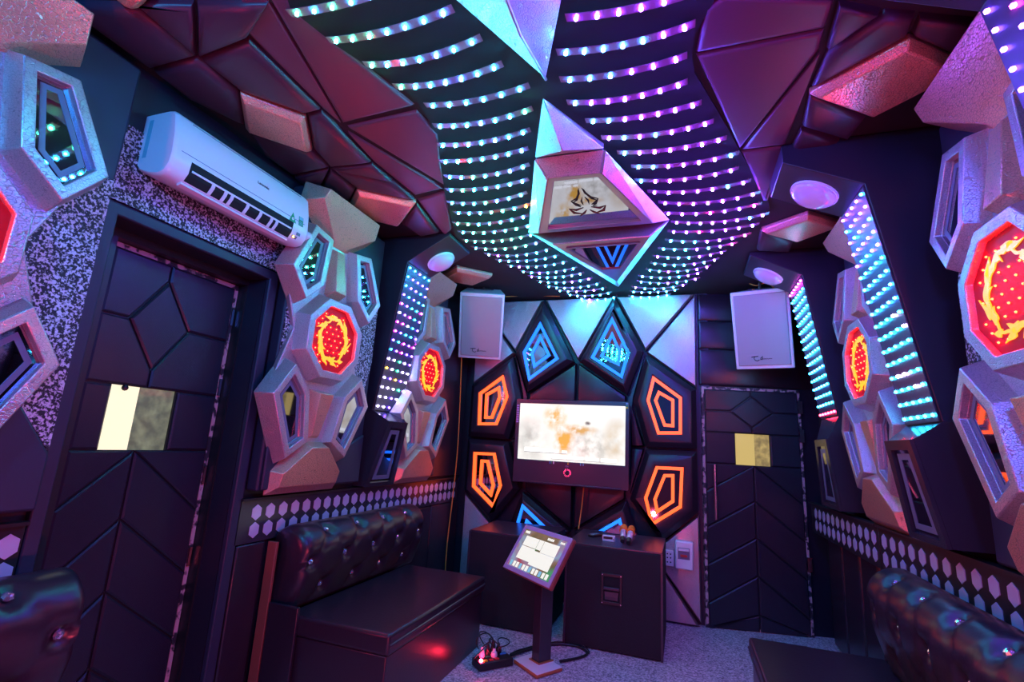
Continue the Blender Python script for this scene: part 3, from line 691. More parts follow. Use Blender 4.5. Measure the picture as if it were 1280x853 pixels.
for sx, w in ((1, 'on the back door side'), (-1, 'on the bench side')):
    padtri(fl([(.50, .47), (.645, .86), (.54, .43), (.50, .05)], sx), B_, 'narrow black wedge above the middle of the television '+w, w1=.09)
    padtri(fl([(.52, .40), (.65, .005), (.52, .0)], sx), B_, 'small black triangle by the television edge, upper one '+w, w1=.09)
    padtri(fl([(.52, -.42), (.65, -.005), (.52, -.005)], sx), B_, 'small black triangle by the television edge, lower one '+w, w1=.09)
# ------------------------------------------------------------------ television
TY = YB-.27
tv = thing('television', 'wall television showing a bright washed-out video, framed by neon pentagons', 'television', V((-.99, TY, 1.05)))
WT = lambda u, v, w: V((u, TY-w, v))
x0, x1, z0, z1 = -1.52, -.455, 1.05, 1.825
sx0, sx1, sz0, sz1 = -1.485, -.487, 1.262, 1.785
obj('casing', MB().prism(WT, [(x0, z0), (x1, z0), (x1, z1), (x0, z1)], -.06, -.004), M['black'], tv, bevel=.008)
obj('bezel', MB().ring(WT, [(x0, z0), (x1, z0), (x1, z1), (x0, z1)], [(sx0, sz0), (sx1, sz0), (sx1, sz1), (sx0, sz1)], -.006, .008), M['boxtop'], tv, bevel=.004)
def screen_mat():
    m = bpy.data.materials.new('video_picture'); m.use_nodes = True; nt = m.node_tree; b = nt.nodes['Principled BSDF']; Lk = nt.links.new
    b.inputs['Base Color'].default_value = (.02, .02, .02, 1); b.inputs['Roughness'].default_value = .2
    tc = nt.nodes.new('ShaderNodeTexCoord')
    col = None
    def blob(cx, cz, rx, rz, color, amt, prev, nscale):
        mp = nt.nodes.new('ShaderNodeMapping'); mp.vector_type = 'POINT'
        mp.inputs['Location'].default_value = (-cx/rx, 0, -cz/rz); mp.inputs['Scale'].default_value = (1/rx, 0, 1/rz); Lk(tc.outputs['Object'], mp.inputs[0])
        g = nt.nodes.new('ShaderNodeTexGradient'); g.gradient_type = 'SPHERICAL'; Lk(mp.outputs[0], g.inputs[0])
        nz = nt.nodes.new('ShaderNodeTexNoise'); nz.inputs['Scale'].default_value = nscale; nz.inputs['Detail'].default_value = 4; Lk(tc.outputs['Object'], nz.inputs['Vector'])
        r = nt.nodes.new('ShaderNodeValToRGB'); r.color_ramp.elements[0].position = .38; r.color_ramp.elements[1].position = .62; Lk(nz.outputs['Fac'], r.inputs[0])
        m1 = nt.nodes.new('ShaderNodeMath'); m1.operation = 'MULTIPLY'; Lk(g.outputs['Fac'], m1.inputs[0]); Lk(r.outputs[0], m1.inputs[1])
        m2 = nt.nodes.new('ShaderNodeMath'); m2.operation = 'MULTIPLY'; m2.use_clamp = True; m2.inputs[1].default_value = amt; Lk(m1.outputs[0], m2.inputs[0])
        mx = nt.nodes.new('ShaderNodeMix'); mx.data_type = 'RGBA'; Lk(m2.outputs[0], mx.inputs[0])
        if prev is None: mx.inputs[6].default_value = (1.0, .98, .93, 1)
        else: Lk(prev, mx.inputs[6])
        mx.inputs[7].default_value = (*color, 1); return mx.outputs[2]
    col = blob(-.38, -.08, .22, .26, (.52, .50, .46), 1.1, col, 6)
    col = blob(.18, -.12, .35, .2, (.6, .58, .52), 1.3, col, 12)
    col = blob(.42, -.05, .14, .26, (.75, .6, .42), 1.4, col, 5)
    col = blob(-.15, .14, .13, .14, (.85, .52, .16), 1.7, col, 14)
    col = blob(-.06, -.06, .12, .16, (.85, .45, .07), 1.9, col, 10)
    col = blob(.06, .03, .22, .06, (.75, .42, .12), 1.6, col, 14)
    col = blob(.16, .095, .035, .022, (.2, .16, .14), 6, col, 3)
    Lk(col, b.inputs['Emission Color']); b.inputs['Emission Strength'].default_value = 1.05
    return m
M['video'] = screen_mat()
scr = obj('screen', MB().prism(WT, [(sx0, sz0), (sx1, sz0), (sx1, sz1), (sx0, sz1)], -.004, .001), M['video'], tv)
M['caption'] = emi('white_caption', (1, 1, 1), 1.3)
def bar(a, b, c, d, mname='caption', nm='caption_block'):
    obj(nm, MB().prism(WT, [(a, b), (c, b), (c, d), (a, d)], .001, .003), M[mname], scr)
for (a, b, c, d) in ((-1.42, 1.335, -1.28, 1.375), (-1.27, 1.335, -1.18, 1.37), (-1.17, 1.335, -1.09, 1.365), (-1.06, 1.335, -1.01, 1.362)): bar(a, b, c, d)
for (a, b, c, d) in ((-1.16, 1.285, -1.02, 1.32), (-1.0, 1.282, -.86, 1.315), (-.84, 1.282, -.72, 1.312), (-.70, 1.28, -.56, 1.312)): bar(a, b, c, d)
M['shadow_line'] = mat('grey_caption_edge', (.12, .11, .1), .6)
bar(-1.42, 1.331, -1.01, 1.3345, 'shadow_line', 'caption_underline'); bar(-1.16, 1.2785, -.56, 1.2815, 'shadow_line', 'caption_underline')
for i in range(9): bar(-1.46+i*.058, 1.787, -1.46+i*.058+random.uniform(.02, .05), 1.797, 'caption', 'title_block')
for i, (xx, mm) in enumerate(((-1.17, 'bluep'), (-1.155, 'green'), (-1.135, 'white'), (-1.0, 'yellow'), (-.885, 'paleblue'), (-.86, 'paleblue'))):
    obj('bezel_sticker', MB().prism(WT, [(xx, 1.236), (xx+.009, 1.236), (xx+.009, 1.258), (xx, 1.258)], .008, .0095), M[mm], tv)
M['lilac'] = mat('lilac_print', (.35, .25, .55), .4)
for i in range(8): obj('bezel_sticker', MB().prism(WT, [(-1.515, 1.60+i*.022), (-1.492, 1.60+i*.022), (-1.492, 1.615+i*.022), (-1.515, 1.615+i*.022)], .008, .0095), M['lilac'], tv)
for i, mm in enumerate(('paleblue', 'green', 'yellow')): obj('bezel_sticker', MB().prism(WT, [(-.484, 1.80-i*.018), (-.464, 1.80-i*.018), (-.464, 1.815-i*.018), (-.484, 1.815-i*.018)], .008, .0095), M[mm], tv)
kb = obj('power_ring', MB().lathe(WT(-1.0, 1.165, .0), (0, -1, 0), [(.021, .006), (.036, .008), (.036, .014), (.021, .014), (.021, .006)], 24), M['chrome'], tv, smooth=True)
obj('power_button', MB().lathe(WT(-1.0, 1.165, .0), (0, -1, 0), [(.02, .006), (.02, .011), (.001, .012)], 20), M['black'], kb, smooth=True)
label_text('bezel_lettering', 'On', .022, WT(-1.005, 1.222, .0085), (1, 0, 0), (0, 0, 1), M['lilac'], tv)
obj('lower_lip', MB().prism(WT, [(x0+.06, z0+.005), (x1-.06, z0+.005), (x1-.06, z0+.018), (x0+.06, z0+.018)], .004, .03), M['boxtop'], tv, bevel=.004)

# ------------------------------------------------------------------ hanging speakers
def speaker(c, yaw, tilt, w, h, depth, label, brk):
    c = V(c); r = V((math.cos(yaw), math.sin(yaw), 0)); n = V((math.sin(yaw), -math.cos(yaw), 0)); up = V((0, 0, 1))*math.cos(tilt)-n*math.sin(tilt)
    n2 = r.cross(up)*1
    if n2.dot(n) < 0: n2 = -n2
    t = thing('speaker', label, 'loudspeaker', c-n2*depth/2-up*h/2, 'white hanging loudspeakers')
    P = lambda u, v, q: c+r*u+up*v+n2*q
    bw_ = w*.36
    mb = MB().loft([[P(-bw_, -h/2, -depth), P(bw_, -h/2, -depth), P(bw_, h/2, -depth), P(-bw_, h/2, -depth)], [P(-w/2, -h/2, -.03), P(w/2, -h/2, -.03), P(w/2, h/2, -.03), P(-w/2, h/2, -.03)], [P(-w/2, -h/2, .0), P(w/2, -h/2, 0), P(w/2, h/2, 0), P(-w/2, h/2, 0)]])
    obj('cabinet', mb, M['white'], t, bevel=.008)
    g = obj('grille', MB().loft([[P(-w/2+.022, -h/2+.03, 0), P(w/2-.022, -h/2+.03, 0), P(w/2-.022, h/2-.03, 0), P(-w/2+.022, h/2-.03, 0)], [P(-w/2+.026, -h/2+.034, .012), P(w/2-.026, -h/2+.034, .012), P(w/2-.026, h/2-.034, .012), P(-w/2+.026, h/2-.034, .012)]]), M['whitegrille'], t, bevel=.004)
    # signature emblem drawn with pen strokes
    sg = MB(); o_ = (-.03, -h/2+.085)
    def st(pts, rad=.0028): sg.tube([P(o_[0]+a, o_[1]+b, .0135) for a, b in pts], rad, 6)
    st([(-.065, .022), (-.045, .026), (-.012, .028)], .0035); st([(-.04, .026), (-.046, .008), (-.038, -.006), (-.02, -.012), (-.006, -.004)], .003)
    st([(.018, .02), (.004, .012), (.004, .0), (.02, -.002)]); st([(.02, .03), (.014, -.002), (.022, .01), (.03, -.002), (.036, .01), (.044, .0), (.052, .009), (.062, .001), (.074, .006), (.092, .004)], .0022)
    obj('signature_emblem', sg, M['ink'], g)
    bk = MB().tube([P(0, h/2-.03, -depth*.6), P(0, h/2+.06, -depth*.6)], .012, 8)
    bk.tube([P(-.10, h/2+.004, -depth*.6), P(.10, h/2+.004, -depth*.6)], .008, 8)
    bk.tube([P(0, h/2+.05, -depth*.6), brk], .014, 8)
    obj('wall_bracket', bk, M['black'], t)
speaker((-1.863, 4.33, 2.50), .36, -.52, .43, .67, .30, 'white loudspeaker hanging above an orange frame, with the orange cable below', (-1.95, YB-.02, 2.86))
speaker((.641, 4.51, 2.463), -.236, -.338, .447, .675, .24, 'white loudspeaker hanging over the back door', (.69, YB+.10, 2.84))

# ------------------------------------------------------------------ breaker boxes
bx = thing('breaker_box', 'white breaker box with a small red switch on the silver panel', 'breaker box', BP(.975, -.92, .1))
obj('housing', MB().prism(BP, [(.90, -.98), (1.045, -.985), (1.05, -.76), (.905, -.755)], .098, .165), M['white'], bx, bevel=.012, seg=3)
obj('switch_recess', MB().prism(BP, [(.925, -.90), (1.02, -.90), (1.02, -.81), (.925, -.81)], .165, .167), M['border'], bx)
obj('switch_cover', MB().prism(BP, [(.93, -.835), (1.015, -.835), (1.015, -.815), (.93, -.815)], .167, .176), M['white'], bx, bevel=.002)
obj('red_switch', MB().prism(BP, [(.945, -.88), (1.0, -.88), (1.0, -.862), (.945, -.862)], .167, .178), M['redp'], bx, bevel=.002)
sw = thing('socket_box', 'small white socket plate touching the breaker box', 'socket', BP(.85, -.97, .1))
obj('plate', MB().prism(BP, [(.812, -.972), (.893, -.975), (.893, -.845), (.812, -.845)], .098, .14), M['white'], sw, bevel=.008)
for zz in (-.875, -.905, -.94):
    for uu in (.84, .866): obj('socket_hole', MB().lathe(BP(uu, zz, .14), (0, -1, 0), [(.006, 0), (.006, .0015)], 10), M['dark'], sw)

# ------------------------------------------------------------------ subwoofer boxes
def sub(x0, x1, yf, yb, zt, label, hx):
    t = thing('subwoofer', label, 'subwoofer', V(((x0+x1)/2, (yf+yb)/2, 0)), 'black carpeted speaker boxes')
    obj('cabinet', MB().box(((x0+x1)/2, (yf+yb)/2, (zt-.012)/2+.004), (x1-x0, yb-yf, zt-.016)), M['carpetbox'], t, bevel=.008)
    obj('top_panel', MB().box(((x0+x1)/2, (yf+yb)/2, zt-.006), (x1-x0-.004, yb-yf-.004, .012)), M['boxtop'], t, bevel=.003)
    for x in (x0+.006, x1-.006): obj('corner_edging', MB().box((x, yf-.001, zt/2), (.014, .012, zt-.012)), M['boxtop'], t)
    if hx is not None:
        Wf = lambda u, v, w: V((hx+u, yf-w, .415+v))
        h = obj('handle_cup', MB().ring(Wf, [(-.075, -.105), (.075, -.105), (.075, .105), (-.075, .105)], [(-.057, -.082), (.057, -.082), (.057, .082), (-.057, .082)], -.002, .008), M['black'], t, bevel=.003)
        obj('cup_recess', MB().prism(Wf, [(-.057, -.082), (.057, -.082), (.057, .082), (-.057, .082)], .0005, .002), M['dark'], h)
        obj('grip_bar', MB().prism(Wf, [(-.057, -.006), (.057, -.006), (.057, .014), (-.057, .014)], .001, .016), M['boxtop'], h, bevel=.004)
        obj('lower_lip', MB().loft([[Wf(-.05, -.078, .001), Wf(.05, -.078, .001), Wf(.05, -.015, .001), Wf(-.05, -.015, .001)], [Wf(-.045, -.07, .009), Wf(.045, -.07, .009), Wf(.045, -.05, .009), Wf(-.045, -.05, .009)]]), M['boxtop'], h)
        for a, b in ((-.066, -.094), (.066, -.094), (-.066, .094), (.066, .094)): obj('screw', MB().lathe(Wf(a, b, .008), (0, -1, 0), [(.005, 0), (.004, .002)], 8), M['chrome'], h)
sub(-.842, -.148, 3.868, 4.55, .70, 'black carpeted speaker box with a recessed handle, microphones on top', -.50)
sub(-1.66, -1.0, 3.93, 4.55, .69, 'plain black carpeted speaker box between the bench and the touchscreen stand', None)

# ------------------------------------------------------------------ things on the box
ZT = .70
def at_top(x, y): return atZ(x, y, ZT)
r_ = at_top(744, 671); 
rm = thing('remote_control', 'small dark remote control lying alone on the speaker box', 'remote', r_)
dx = V((.45, .89, 0)).normalized(); dy = V((dx.y, -dx.x, 0))
obj('remote_body', MB().box(r_+V((0, 0, .010)), (.13, .05, .02), (dx, dy, V((0, 0, 1)))), M['black'], rm, bevel=.006)
for i in range(5):
    for j in (-1, 0, 1): obj('button', MB().lathe(r_+dx*(-.045+i*.02)+dy*j*.013+V((0, 0, .02)), (0, 0, 1), [(.0045, 0), (.004, .002)], 8), M['paleblue'] if i else M['white'], rm)
c = at_top(761, 677)
rb = thing('receiver_box', 'little pale box with a dark display next to the microphones', 'box', c)
obj('box_body', MB().box(c+V((0, 0, .022)), (.095, .04, .044)), M['white'], rb, bevel=.004)
obj('display', MB().box(c+V((-.004, -.0205, .028)), (.07, .002, .018)), M['black'], rb)
obj('jack_socket', MB().lathe(c+V((.04, -.02, .02)), (0, -1, 0), [(.004, 0), (.004, .002)], 8), M['dark'], rb)
# crumpled cloth
cc = at_top(776, 667); mb = MB(); rows_ = []
for i in range(15):
    row = []
    for j in range(11):
        u, v = (i/14-.5)*.24, (j/10-.5)*.15
        hgt = .016+.016*math.sin(9*i/14+2*j/10)*math.cos(7*j/10-1.5*i/14)+.008*math.sin(19*i/14+11*j/10)
        e = min(i, 14-i, j, 10-j)/3; hgt *= min(1, e)
        row.append(cc+V((u+.012*math.sin(j*1.3), v+.012*math.sin(i*.9), max(.002, hgt*1.7))))
    rows_.append(row)
for i in range(14):
    for j in range(10): mb.face([rows_[i][j], rows_[i+1][j], rows_[i+1][j+1], rows_[i][j+1]])
ct = tag(obj('cloth', mb, M['cloth'], smooth=True, angle=80), 'crumpled pink cloth lying behind the microphones', 'cloth')
md = ct.modifiers.new('solid', 'SOLIDIFY'); md.thickness = .003
def mic(p0, p1, label):
    a, b = at_top(*p0)+V((0, 0, .022)), at_top(*p1)+V((0, 0, .022)); d = (b-a).normalized(); d = (d+V((0, 0, .36))).normalized(); L = .24; b = a+d*L
    t = thing('microphone', label, 'microphone', (a+b)/2-V((0, 0, .026)), 'microphones on the speaker box')
    Lp = lambda s: a+d*s
    obj('handle', MB().lathe(a, d, [(.001, 0), (.016, .001), (.018, .02), (.02, .05)], 16), M['black'], t, smooth=True)
    obj('metal_sleeve', MB().lathe(a, d, [(.0205, .05), (.022, .06), (.0235, .145), (.021, .15)], 16), M['hexmirror'], t, smooth=True)
    obj('foam_ring', MB().lathe(a, d, [(.022, .148), (.031, .152), (.033, .165), (.031, .178), (.026, .182)], 18), M['foam'], t, smooth=True)
    obj('head_grille', MB().lathe(a, d, [(.024, .182), (.028, .195), (.0275, .215), (.022, .232), (.012, .241), (.001, .243)], 16), M['foam'], t, smooth=True)
mic((778, 681), (783, 664), 'microphone with orange head, nearer the pale box')
mic((785.5, 683), (796, 667), 'microphone with orange head, nearer the breaker box')

# ------------------------------------------------------------------ touchscreen kiosk
kb0 = V((-.905, 3.463, 0))
ki = thing('touchscreen_stand', 'tilted touchscreen on a black post with a white base plate', 'touchscreen kiosk', kb0)
cs = [atZ(641, 825, .02), atZ(671, 846, .02), atZ(704, 836, .02), atZ(674, 814, .02)]
pl = [(p.x, p.y) for p in cs]; WZ = lambda u, v, w: V((u, v, w))
obj('base_plate', MB().prism(WZ, offs(pl, -.003), .003, .021), M['oak'], ki, bevel=.004)
obj('plate_top', MB().prism(WZ, offs(pl, -.007), .021, .025), M['white'], ki, bevel=.0015)
pc = atZ(679, 825, .03)
pu = (V(cs[2])-V(cs[1])); pu.z = 0; pu.normalize(); pv = V((-pu.y, pu.x, 0))
# tablet pose from the fit
cT, yT, tT, wT, hT = V((-.935, 3.38, .69)), -.684, .566, .545, .335
rT = V((math.cos(yT), math.sin(yT), 0)); nT = V((math.sin(yT), -math.cos(yT), 0)); uT = V((0, 0, 1))*math.cos(tT)-nT*math.sin(tT); n2T = rT.cross(uT)
if n2T.dot(nT) < 0: n2T = -n2T
pc = V((-.895, 3.468, 0))
obj('post_flange', MB().box(pc+V((0, 0, .028)), (.125, .10, .006), (pu, pv, V((0, 0, 1)))), M['oak'], ki)
ptop = .60
obj('post', MB().loft([[pc+pu*a*.052+pv*b*.036+V((0, 0, .03)) for a, b in ((-1, -1), (1, -1), (1, 1), (-1, 1))], [pc+pu*a*.052+pv*b*.036+V((0, 0, ptop)) for a, b in ((-1, -1), (1, -1), (1, 1), (-1, 1))]]), M['gloss'], ki, bevel=.003)
KT = lambda u, v, w: cT+rT*u+uT*v+n2T*w
obj('post_mount', MB().tube([pc+V((0, 0, ptop-.03)), KT(0, 0, -.045)], .03, 8), M['black'], ki)
h2, w2 = hT/2, wT/2
rc = [(-w2, -h2), (w2, -h2), (w2, h2), (-w2, h2)]
obj('tablet_shell', MB().prism(KT, rc, -.04, -.002), M['wood'], ki, bevel=.012, seg=3)
obj('tablet_bezel', MB().ring(KT, offs(rc, -.003), offs(rc, -.033), -.003, .004), M['purpleplastic'], ki, bevel=.003)
ins = offs(rc, -.033)
def tab_mat():
    m = bpy.data.materials.new('song_menu_screen'); m.use_nodes = True; nt = m.node_tree; b = nt.nodes['Principled BSDF']; Lk = nt.links.new
    b.inputs['Base Color'].default_value = (.02, .02, .02, 1); b.inputs['Roughness'].default_value = .15
    tc = nt.nodes.new('ShaderNodeTexCoord'); nz = nt.nodes.new('ShaderNodeTexNoise'); nz.inputs['Scale'].default_value = 4.5; Lk(tc.outputs['Object'], nz.inputs['Vector'])
    r = nt.nodes.new('ShaderNodeValToRGB'); e = r.color_ramp.elements; e[0].position = .35; e[0].color = (.08, .35, .16, 1); e[1].position = .68; e[1].color = (.45, .08, .12, 1)
    for p, c_ in ((.44, (.16, .13, .05, 1)), (.52, (.28, .16, .08, 1)), (.6, (.3, .4, .6, 1))): x = e.new(p); x.color = c_
    Lk(nz.outputs['Fac'], r.inputs[0]); Lk(r.outputs[0], b.inputs['Emission Color']); b.inputs['Emission Strength'].default_value = .8
    return m
M['tab'] = tab_mat(); M['tabw'] = emi('menu_white', (1, .98, .93), .92); M['tabb'] = emi('icon_blue', (.25, .6, .9), .8); M['tabg'] = emi('menu_grey', (.45, .43, .4), .6)
sc_ = obj('screen', MB().prism(KT, ins, -.004, .0015), M['tab'], ki); sc_['label'] = 'glowing song menu screen'
A_, B2 = w2-.033, h2-.033
def tq(a, b, c, d, m, nm): obj(nm, MB().prism(KT, [(a*A_, b*B2), (c*A_, b*B2), (c*A_, d*B2), (a*A_, d*B2)], .0015, .0028), M[m], sc_)
tq(-.78, .18, -.14, .68, 'tabw', 'menu_tile'); tq(-.12, .18, .10, .68, 'tabw', 'menu_tile'); tq(.12, .10, .80, .68, 'tabw', 'menu_tile')
tq(-.78, -.52, -.12, .15, 'tabw', 'menu_tile'); tq(-.12, -.62, .80, .085, 'tabw', 'menu_tile')
tq(-.94, .80, -.72, .93, 'tabw', 'title_block')
for i in range(4): tq(.18+i*.075, .78, .24+i*.075, .90, 'tabw', 'title_block')
for i in range(3): tq(.76+i*.065, .80, .81+i*.065, .9, 'tabw', 'title_block')
for i in range(12):
    xx = -.92+i*.156
    tq(xx, -.96, xx+.11, -.70, 'tabb' if i % 3 == 0 else 'tabw', 'menu_icon'); 
# ------------------------------------------------------------------ power strip + leads
ps = [atZ(592, 822, .05), atZ(598, 831, .05), atZ(640, 823, .05), atZ(633, 812, .05)]
c = sum(ps, V((0, 0, 0)))/4
pst = thing('power_strip', 'black power strip with colourful switches and plugs on the floor', 'power strip', V((c.x, c.y, 0)))
dL = (ps[2]-ps[1]); dL.z = 0; LL = dL.length; dL.normalize(); dW = V((-dL.y, dL.x, 0))
Z_ = V((0, 0, 1))
obj('strip_body', MB().box(V((c.x, c.y, .026)), (LL, .115, .046), (dL, dW, Z_)), M['black'], pst, bevel=.006)
PS = lambda a, b, z: V((c.x, c.y, 0))+dL*a*LL+dW*b+Z_*z
for i, mm in enumerate(('yellow', 'redp', 'redp')): obj('rocker_switch', MB().box(PS(-.30+i*.17, -.035, .052), (.026, .02, .008), (dL, dW, Z_)), M[mm], pst, bevel=.002)
for i, mm in enumerate(('bluep', 'bluep', 'green')): obj('socket_cover', MB().box(PS(.34-i*.22, .02+.012*(i == 1), .052), (.045, .022, .008), (dL, dW, Z_)), M[mm], pst, bevel=.002)
bulb(PS(-.42, -.03, .055), 'red', pst, .012, 'indicator_lamp')
for i, (a, b, hh_, mm) in enumerate(((-.28, .025, .06, 'white'), (-.1, .03, .075, 'black'), (.06, .03, .085, 'black'), (.02, -.005, .05, 'white'), (.24, .035, .06, 'black'))):
    p = thing('plug', ['white plug in the power strip beside the red lamp', 'black plug in the middle of the power strip, thicker', 'tall black plug rising behind the switches of the power strip', 'small white plug in front on the power strip', 'black plug at the far socket of the power strip'][i], 'plug', PS(a, b, .0515), 'plugs in the power strip')
    obj('plug_body', MB().lathe(PS(a, b, .0515), (0, 0, 1), [(.018, 0), (.022, .01), (.018, .03), (.012, hh_-.02), (.008, hh_)], 12), M[mm], p, smooth=True)
    q = PS(a, b, .05+hh_)
    pts = []
    for k in range(18):
        s = k/17; an = s*PI*(1.2+.3*i)
        pts.append(q+V((.05*math.sin(an+i)-.05*math.sin(i), .05*s*(1 if i % 2 else -1)+.03*math.sin(an), max(-.08, .05*math.sin(s*PI*1.15)-.03*s)+.0)))
    obj('lead', MB().tube(pts, .004, 6), M['black'], p, smooth=True)
def bez(pts, n=14):
    out = []; P = [V(p) for p in pts]; P = [P[0]]+P+[P[-1]]
    for i in range(1, len(P)-2):
        for k in range(n):
            t = k/n; a, b, c_, d = P[i-1], P[i], P[i+1], P[i+2]
            out.append(.5*((2*b)+(c_-a)*t+(2*a-5*b+4*c_-d)*t*t+(3*b-a-3*c_+d)*t**3))
    out.append(P[-2]); return out
cab = bez([atZ(638, 820, .02), atZ(655, 814, .012), atZ(690, 806, .01), atZ(720, 808, .01), atZ(734, 817, .01), atZ(722, 823, .01), atZ(700, 827, .012)])
tag(obj('power_cable', MB().tube(cab, .009, 8), M['black'], smooth=True), 'thick black cable looping on the floor behind the touchscreen stand', 'cable')
cab = bez([atZ(638, 818, .03), atZ(652, 812, .02), atZ(690, 803.5, .012), atZ(722, 805, .012), atZ(736.5, 815, .012), atZ(726, 821, .012), atZ(708, 826, .012)])
tag(obj('power_cable', MB().tube(cab, .005, 8), M['black'], smooth=True), 'thin black cable running outside the thick one on the floor by the stand', 'cable')
# orange cables
pts = bez([atY(577, 446, 4.45), atY(575, 500, 4.55), atY(572, 560, 4.56), atY(566, 620, 4.55), atY(560, 670, 4.5), atY(557, 706, 4.45), atY(556, 735, 4.45)])
tag(obj('speaker_cable', MB().tube(pts, .006, 8), M['orange_cable'], smooth=True), 'long orange cable hanging from the speaker down to the bench end', 'cable')
pts = bez([atY(730, 606, 4.60), atY(727, 635, 4.6), atY(723, 662, 4.54)])
tag(obj('signal_cable', MB().tube(pts, .006, 8), M['orange_cable'], smooth=True), 'short orange wire hanging under the television to the speaker box', 'cable')
pts = bez([(x, y, z) for x, y, z in [tuple(atY(933, 353, 4.6)), tuple(atY(945, 357, 4.55)), tuple(atY(958, 354, 4.5)), tuple(atY(967, 361, 4.45)), tuple(atY(950, 364, 4.45)), tuple(atY(940, 362, 4.45))]])
tag(obj('speaker_cable', MB().tube(pts, .005, 8), M['orange_cable'], smooth=True), 'tangled orange wire on top of the speaker over the back door', 'cable')
pts = bez([atY(632, 371, 4.6), atY(660, 370, 4.68), atY(700, 370.5, 4.68)])
tag(obj('speaker_cable', MB().tube(pts, .004, 6), M['orange_cable'], smooth=True), 'thin orange wire along the ceiling above the blue frames', 'cable')

# ================================================================== CEILING
def cpoly(pts): return [((p := atZ(x, y, H)).x, p.y) for x, y in pts]
def cpad(pts, h=.035, e=.05, m='pad'):
    P = cpoly(pts); ins_ = offs(P, -.004); k = min(e, .8*abs(sum(P[i-1][0]*P[i][1]-P[i][0]*P[i-1][1] for i in range(len(P))))/2/sum(math.dist(P[i-1], P[i]) for i in range(len(P))))
    mb = MB().loft([[WC(u, v, 0) for u, v in ins_], [WC(u, v, h*.45) for u, v in offs(P, -.008)], [WC(u, v, h*.85) for u, v in offs(P, -k*.45)], [WC(u, v, h) for u, v in offs(P, -k)]])
    o = obj('ceiling_pad', mb, M[m], smooth=True, angle=60); tag(o, kind='structure'); return o
PADS = [
 [(290, 20), (315, -40), (428, 153), (403, 134)],
 [(315, -40), (352, -40), (368, 8), (520, 130), (428, 153)],
 [(432, 156), (521, 136), (550, 165), (553, 200), (557, 231)],
 [(434, 162), (556, 234), (519, 243), (466, 200)],
 [(521, 248), (558, 237), (566, 285), (556, 294)],
 [(403, 134), (466, 200), (413, 206), (391, 182), (384, 140)], [(466, 200), (493, 224), (413, 206)], [(493, 224), (521, 248), (446, 232), (413, 206)],
 [(413, 206), (446, 233), (432, 260), (396, 240)], [(521, 250), (550, 288), (526, 293), (501, 276)], [(248, 67), (312, 44), (403, 134), (384, 139), (300, 109)],
 [(245, -3), (300, -3), (340, -3), (312, 44), (248, 67)], [(150, -3), (245, -3), (248, 67), (175, 3)], [(73, -3), (150, 0), (176, 4), (248, 67), (190, 83)],
 [(248, 67), (300, 110), (308, 154), (236, 119), (190, 83)], [(308, 154), (391, 183), (413, 206), (366, 216), (330, 190)], [(413, 206), (396, 242), (366, 216)],
 [(880, 8), (905, -10), (1045, -5), (1032, 33), (868, 65)], [(868, 66), (1032, 34), (1025, 60), (924, 185)], [(1026, 62), (983, 179), (925, 186)], [(925, 188), (983, 181), (961, 250), (952, 250)],
 [(1047, -3), (1104, 8), (1030, 60)], [(1031, 62), (1106, 9), (1146, 12), (1136, 38), (1011, 107)], [(1137, 39), (1147, 13), (1224, 20), (1213, 71)],
 [(1010, 110), (1087, 138), (1060, 172), (1001, 154)], [(1000, 156), (1059, 173), (1010, 187), (984, 190)], [(950, 284), (994, 296), (988, 312), (945, 310)],
]
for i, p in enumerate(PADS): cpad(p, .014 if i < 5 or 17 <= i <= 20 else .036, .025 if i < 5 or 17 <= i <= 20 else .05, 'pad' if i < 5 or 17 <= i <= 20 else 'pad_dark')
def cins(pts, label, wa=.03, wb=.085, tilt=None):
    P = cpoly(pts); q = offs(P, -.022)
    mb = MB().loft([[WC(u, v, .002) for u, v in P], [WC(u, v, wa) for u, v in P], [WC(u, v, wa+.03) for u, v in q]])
    tag(obj('ceiling_inset', mb, M['copper_lit'], bevel=.006, seg=2), label, 'ceiling panel', 'rhombs painted copper-lit in the ceiling')  # silver rhombs; their coppery light sits in the material colour
cins([(301, 109), (383, 140), (391, 183), (308, 154)], 'rhomb painted copper-lit in the ceiling above the middle of the air conditioner')
cins([(447, 232), (521, 248), (500, 276), (433, 260)], 'rhomb painted copper-lit in the ceiling above the ornament with the air conditioner beside it')
cins([(549, 343), (571, 331), (616, 341), (592, 351)], 'small rhomb painted copper-lit in the ceiling behind the dome light near the hanging speaker')
cins([(147, -8), (176, 2), (192, -14), (160, -30)], 'rhomb painted copper-lit in the ceiling cropped by the upper picture edge, door side')
cins([(1010, 109), (1136, 39), (1212, 72), (1088, 137)], 'large rhomb painted copper-lit in the ceiling above the cropped ornament')
cins([(951, 283), (1010, 262), (1051, 274), (995, 295)], 'pale rhomb painted copper-lit in the ceiling between two dome lights')

